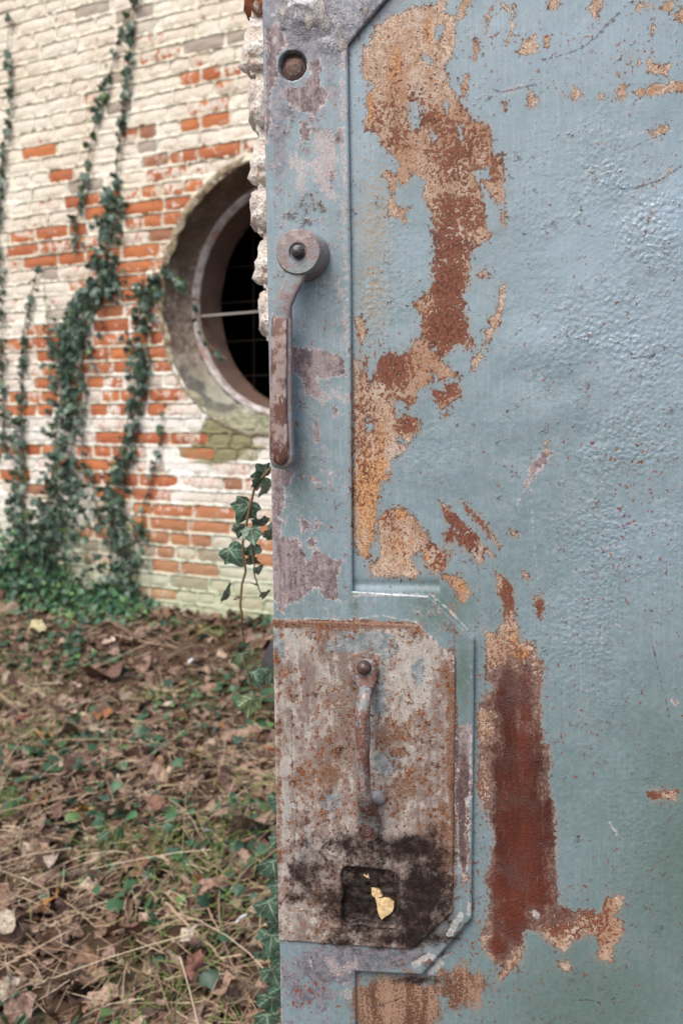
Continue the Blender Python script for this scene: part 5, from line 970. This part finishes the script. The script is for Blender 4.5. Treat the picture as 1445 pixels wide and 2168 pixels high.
# grass tufts
g = Mat('grass_blade'); cc = g.at('col', out='Color'); M_gr = g.out(cc, .5, .4)
def tuft(px, py, n, h, spread, label, green=True):
    p = ray_ground(px, py); V = []; F = []; Cc = []
    root = None
    for i in range(n):
        a = random.uniform(0, 6.28); r0 = random.random()*spread*.6; hook = random.gauss(0, 1.2); lean = random.uniform(.1, 1.5); hh = h*random.uniform(.5, 1.1); w_ = .0016*random.uniform(.8, 1.4); b0 = len(V); col = np.array((.13, .22, .05) if green and random.random() < .8 else (.42, .36, .19))*random.uniform(.8, 1.2)
        for k in range(5):
            t_ = k/4; x = math.cos(a)*r0*1.3+math.cos(a+hook)*lean*hh*t_**1.6; y = math.sin(a)*r0*1.3+math.sin(a+hook)*lean*hh*t_**1.6; z = hh*(t_-.35*lean*t_*t_); ww = w_*(1-t_*.85)
            V += [(x-math.sin(a)*ww, y+math.cos(a)*ww, z), (x+math.sin(a)*ww, y-math.cos(a)*ww, z+.0006)]; Cc += [col, col]
        F += [(b0+2*k, b0+2*k+1, b0+2*k+3, b0+2*k+2) for k in range(4)]
    me = mesh_np('grass_tuft', np.array(V), np.array(F)); cattr(me, 'col', np.array(Cc)); o = link('grass_tuft', me, None, M_gr, label=label, cat='grass tuft', group='grass tufts in the leaf litter'); o.location = p
tuft(95, 1575, 130, .11, .22, 'bright green grass tuft left of the middle of the ground, largest of them')
tuft(325, 1490, 60, .09, .10, 'small green grass tuft below the bare soil')
tuft(370, 2110, 80, .07, .16, 'yellowish green grass tuft at the bottom edge of the ground')
tuft(25, 1740, 90, .12, .10, 'green and straw-coloured grass tuft at the left edge of the ground')
tuft(240, 1810, 100, .09, .14, 'sparse green grass tuft amid straw in the near ground')
tuft(355, 1800, 70, .07, .10, 'low green grass tuft just right of another in the near ground')
tuft(465, 1350, 70, .07, .05, 'fresh green sprout tuft near the wall foot by the hanging ivy')
tuft(425, 1340, 50, .06, .05, 'lime green sprout tuft at the wall foot left of the hanging ivy')
tuft(405, 1870, 60, .08, .12, 'thin green grass tuft by the long bent straw')

# fallen stems and twigs, each its own thing
def twig(name, pts, r_, mat, label, cat='twig', lift=.02, group='dry stems lying on the leaf litter'):
    P = []
    for (px, py, up_) in pts:
        p = ray_ground(px, py); d = CAMP-p; P.append(Vector(p+d/np.linalg.norm(d)*(lift+up_)))
    b = P[0]; C_ = catmull([tuple(p) for p in P], 22)+rng.normal(0, .0016, (22, 3)); V_, F_ = tube([Vector(c_)-b for c_ in C_], list(np.linspace(r_, r_*.55, 22)), 7)
    o = link(name, mesh_np(name, V_, np.array(F_)), None, mat, label=label, cat=cat, group=group); o.location = b
g = Mat('brown_twig'); M_tw = g.out(g.mix(g.noise(40, 4), (.16, .085, .06), (.30, .19, .14)), .7, .3)
g = Mat('pale_straw'); M_ps = g.out(g.mix(g.noise(40, 4), (.36, .25, .17), (.50, .38, .26)), .6, .35)
twig('fallen_branch', [(130, 1215, .1), (170, 1265, .1), (215, 1300, .06), (265, 1335, .03), (330, 1356, .0)], .008, M_tw, 'brown bent branch leaning out of the ivy at the wall foot', 'branch')
twig('fallen_branch', [(-20, 1335, .02), (90, 1312, .05), (190, 1290, .07), (260, 1272, .07), (330, 1258, .08)], .005, M_ps, 'long thin pale branch crossing the brown branch near the wall foot', 'branch')
twig('dry_stem', [(60, 1385, .0), (120, 1365, .03), (200, 1350, .03), (240, 1345, .03), (300, 1358, .02), (380, 1372, 0)], .005, M_ps, 'long pale stem lying across the bare soil, farthest of the ground stems', 'stem')
twig('dry_stem', [(110, 1345, .0), (170, 1350, .02), (235, 1352, .02)], .004, M_tw, 'short brown stem touching the farthest long stem', 'stem')
twig('dry_stem', [(0, 1468, .06), (40, 1505, .06), (90, 1560, .05), (140, 1625, .05), (165, 1670, .03)], .0038, M_ps, 'pale stem slanting down from the left edge past the large grass tuft', 'stem')
twig('dry_stem', [(10, 1745, .02), (90, 1728, .03), (160, 1695, .04), (240, 1655, .04), (328, 1620, .02)], .0042, M_ps, 'straight pale stem rising to the right across the middle ground', 'stem')
twig('dry_stem', [(60, 1735, .01), (150, 1715, .02), (230, 1680, .03), (300, 1655, .02)], .003, M_ps, 'thinner pale stem just under the straight rising stem', 'stem')
twig('dry_stem', [(0, 1770, .02), (120, 1775, .03), (230, 1785, .03), (330, 1772, .03)], .0026, M_ps, 'thin straw running level from the left edge in the near ground', 'stem')
twig('dry_stem', [(345, 1905, .03), (355, 1915, .05), (400, 1960, .04), (450, 2010, .03), (500, 2060, 0)], .0042, M_ps, 'bent pale stem forming a peak in the near ground, its long side', 'stem')
twig('dry_stem', [(320, 1950, .01), (335, 1930, .03), (352, 1915, .05)], .0034, M_ps, 'short side of the peaked bent stem in the near ground', 'stem')
twig('dry_stem', [(230, 1975, .01), (320, 1950, .03), (400, 1930, .03), (440, 1922, .02)], .0028, M_ps, 'thin straw rising right to touch the peaked stem', 'stem')
twig('dry_stem', [(-10, 2120, .02), (50, 2090, .03), (108, 2070, .03)], .0036, M_ps, 'pale stem in the bottom left corner of the ground', 'stem')
twig('dry_stem', [(380, 2165, .02), (470, 2110, .03), (520, 2080, .03), (578, 2030, .02)], .004, M_tw, 'brownish stem rising to the door edge in the bottom of the ground', 'stem')
twig('dry_stem', [(20, 2110, .02), (90, 2060, .02), (180, 1990, .02), (190, 1975, .02)], .0028, M_tw, 'thin brown twig left of the leafy patch near the bottom', 'stem')
twig('dry_stem', [(325, 1590, .02), (380, 1588, .02), (440, 1585, .03), (505, 1587, .02)], .0024, M_ps, 'thin pale straw lying level in the middle ground', 'stem')
twig('dry_stem', [(380, 1555, .01), (405, 1545, .02), (432, 1535, .03)], .004, M_ps, 'stubby pale stem above the level straw', 'stem')
twig('dry_stem', [(150, 1440, .03), (155, 1470, .03), (157, 1510, .01)], .003, M_tw, 'short upright brown stem at the edge of the bare soil', 'stem')
twig('dry_stem', [(330, 1395, .04), (345, 1450, .04), (358, 1530, .01)], .0022, M_ps, 'thin upright straw right of the bare soil', 'stem')
twig('dry_stem', [(440, 1924, .02), (470, 1990, .03), (510, 2080, .03), (560, 2168, .02)], .002, M_ps, 'hair-thin golden straw arching down to the bottom of the ground', 'stem')
twig('dry_stem', [(300, 1650, .03), (350, 1700, .04), (385, 1745, .03), (410, 1795, .01)], .002, M_ps, 'hair-thin straw curving through the green leaves in mid ground', 'stem')
twig('dry_stem', [(375, 1705, .02), (430, 1730, .04), (465, 1745, .03), (490, 1780, .01)], .002, M_ps, 'hair-thin arched straw left of the big dead leaf', 'stem')
# individually visible dead leaves
def big_leaf(px, py, size, seed, col, label, tilt=.3, lobes=5, yaw=None):
    Vt, Ft = curled(seed, lobes, .55); p = ray_ground(px, py); s = 1.15*size/FP*np.linalg.norm(p-CAMP); me = mesh_np('dead_leaf', Vt*s, Ft); cattr(me, 'col', np.repeat([col], len(Vt), 0))
    o = link('dead_leaf', me, None, M_dead, label=label, cat='leaf', group='large dead leaves on the ground'); o.location = (p[0], p[1], p[2]+.068); o.rotation_euler = (R(32)+random.gauss(0, tilt*.3), random.gauss(0, tilt*.5), random.uniform(0, 6) if yaw is None else yaw)
big_leaf(530, 1790, 100, 31, (.36, .25, .18), 'largest curled brown sycamore leaf, beside the door edge')
big_leaf(400, 2030, 62, 32, (.48, .40, .31), 'pale crumpled leaf below the peaked stem', 1.0)
big_leaf(410, 2100, 66, 33, (.22, .10, .07), 'dark reddish leaf below the pale crumpled leaf')
big_leaf(300, 1862, 50, 34, (.28, .14, .09), 'smooth rounded brown leaf in the near ground', .1, 2)
big_leaf(280, 1720, 62, 35, (.38, .27, .19), 'light tan leaf above the thin level straw')
big_leaf(330, 1745, 54, 36, (.22, .11, .07), 'dark brown leaf right of the light tan leaf')
big_leaf(245, 1755, 60, 37, (.40, .31, .24), 'pinkish grey leaf left of the light tan leaf')
big_leaf(15, 2010, 70, 38, (.50, .42, .32), 'bleached leaf at the left edge near the bottom', .3, 2)
big_leaf(25, 2140, 60, 39, (.46, .38, .29), 'bleached leaf in the bottom left corner', .6, 2)
big_leaf(50, 1560, 50, 40, (.18, .06, .045), 'dark red leaf left of the large grass tuft')
big_leaf(115, 1955, 40, 41, (.30, .14, .04), 'small amber curled leaf left of the near straw', .8, 2)
big_leaf(180, 1760, 44, 42, (.42, .24, .08), 'yellowish brown leaf near the left grass tuft')
big_leaf(78, 1350, 48, 43, (.55, .50, .28), 'pale yellow leaf at the wall foot left side', .2, 3)
big_leaf(425, 1362, 26, 44, (.55, .42, .20), 'small pale yellow leaf on the bare soil', .2, 2)
big_leaf(410, 1640, 40, 45, (.45, .32, .14), 'tan yellow leaf in the middle ground right side')
big_leaf(265, 1508, 36, 46, (.44, .34, .26), 'pinkish pale leaf below the bare soil', .4, 3)
big_leaf(115, 1860, 56, 47, (.44, .36, .30), 'greyish bleached leaf in the near left ground', .4, 2)
big_leaf(190, 1900, 50, 48, (.46, .36, .29), 'twisted pale leaf between two straws, near left', 1.0, 3)
big_leaf(265, 2020, 66, 49, (.26, .13, .09), 'reddish brown leaf near the bottom middle')
big_leaf(455, 1920, 60, 50, (.33, .20, .15), 'folded brown leaf right of the peaked stem top')
big_leaf(480, 2150, 70, 51, (.34, .22, .15), 'brown leaf at the very bottom, right of the grass')
big_leaf(205, 1585, 30, 52, (.58, .47, .36), 'tiny cream leaf in the middle ground')
big_leaf(572, 1626, 22, 53, (.75, .16, .02), 'small bright orange leaf against the door edge', .2, 2)
# paper scraps and stone
g = Mat('white_scrap'); M_wh = g.out(g.mix(g.noise(80, 3), (.45, .48, .54), (.65, .66, .7)), .5, .4)
def scrap(px, py, s, seed, label):
    r = np.random.default_rng(seed); p = ray_ground(px, py); k = s/FP*np.linalg.norm(p-CAMP); bm = bmesh.new(); bmesh.ops.create_icosphere(bm, subdivisions=2, radius=k/2)
    for v in bm.verts: v.co *= 1+r.normal(0, .22); v.co.z = v.co.z*.22+v.co.x*v.co.y*6
    o = link('paper_scrap', bm_mesh('paper_scrap', bm, False), None, M_wh, label=label, cat='litter', group='white scraps on the ground'); o.location = (p[0], p[1], p[2]+.065); o.rotation_euler = (.6, .2, seed)
scrap(439, 1805, 17, 3, 'small white scrap left of the largest brown leaf'); scrap(512, 1996, 28, 4, 'crumpled bluish white scrap near the lower door edge')
scrap(404, 1429, 14, 5, 'thin whitish chip on the bare soil')
g = Mat('grey_stone'); n1 = g.noise(14, 5); g.bump(n1, .01); M_st = g.out(g.mix(n1, (.03, .03, .035), (.10, .095, .10)), .85, .3)
p = ray_ground(575, 1425); bm = bmesh.new(); bmesh.ops.create_cube(bm, size=1); bmesh.ops.subdivide_edges(bm, edges=bm.edges[:], cuts=4, use_grid_fill=True)
for v in bm.verts:
    n_ = v.co.normalized(); v.co = v.co*.7+n_*.22; v.co += n_*.06*float(vnoise(np.array(v.co.x+3), np.array(v.co.z+v.co.y), 3, 3, 2)); v.co = Vector((v.co.x*.26, v.co.y*.24, v.co.z*.20))
o = link('stone_block', bm_mesh('stone_block', bm), None, M_st, label='dark grey stone block half hidden behind the door edge', cat='stone'); o.location = (p[0]+.13, p[1]+.05, p[2]+.05); o.rotation_euler = (.1, .35, -.3)
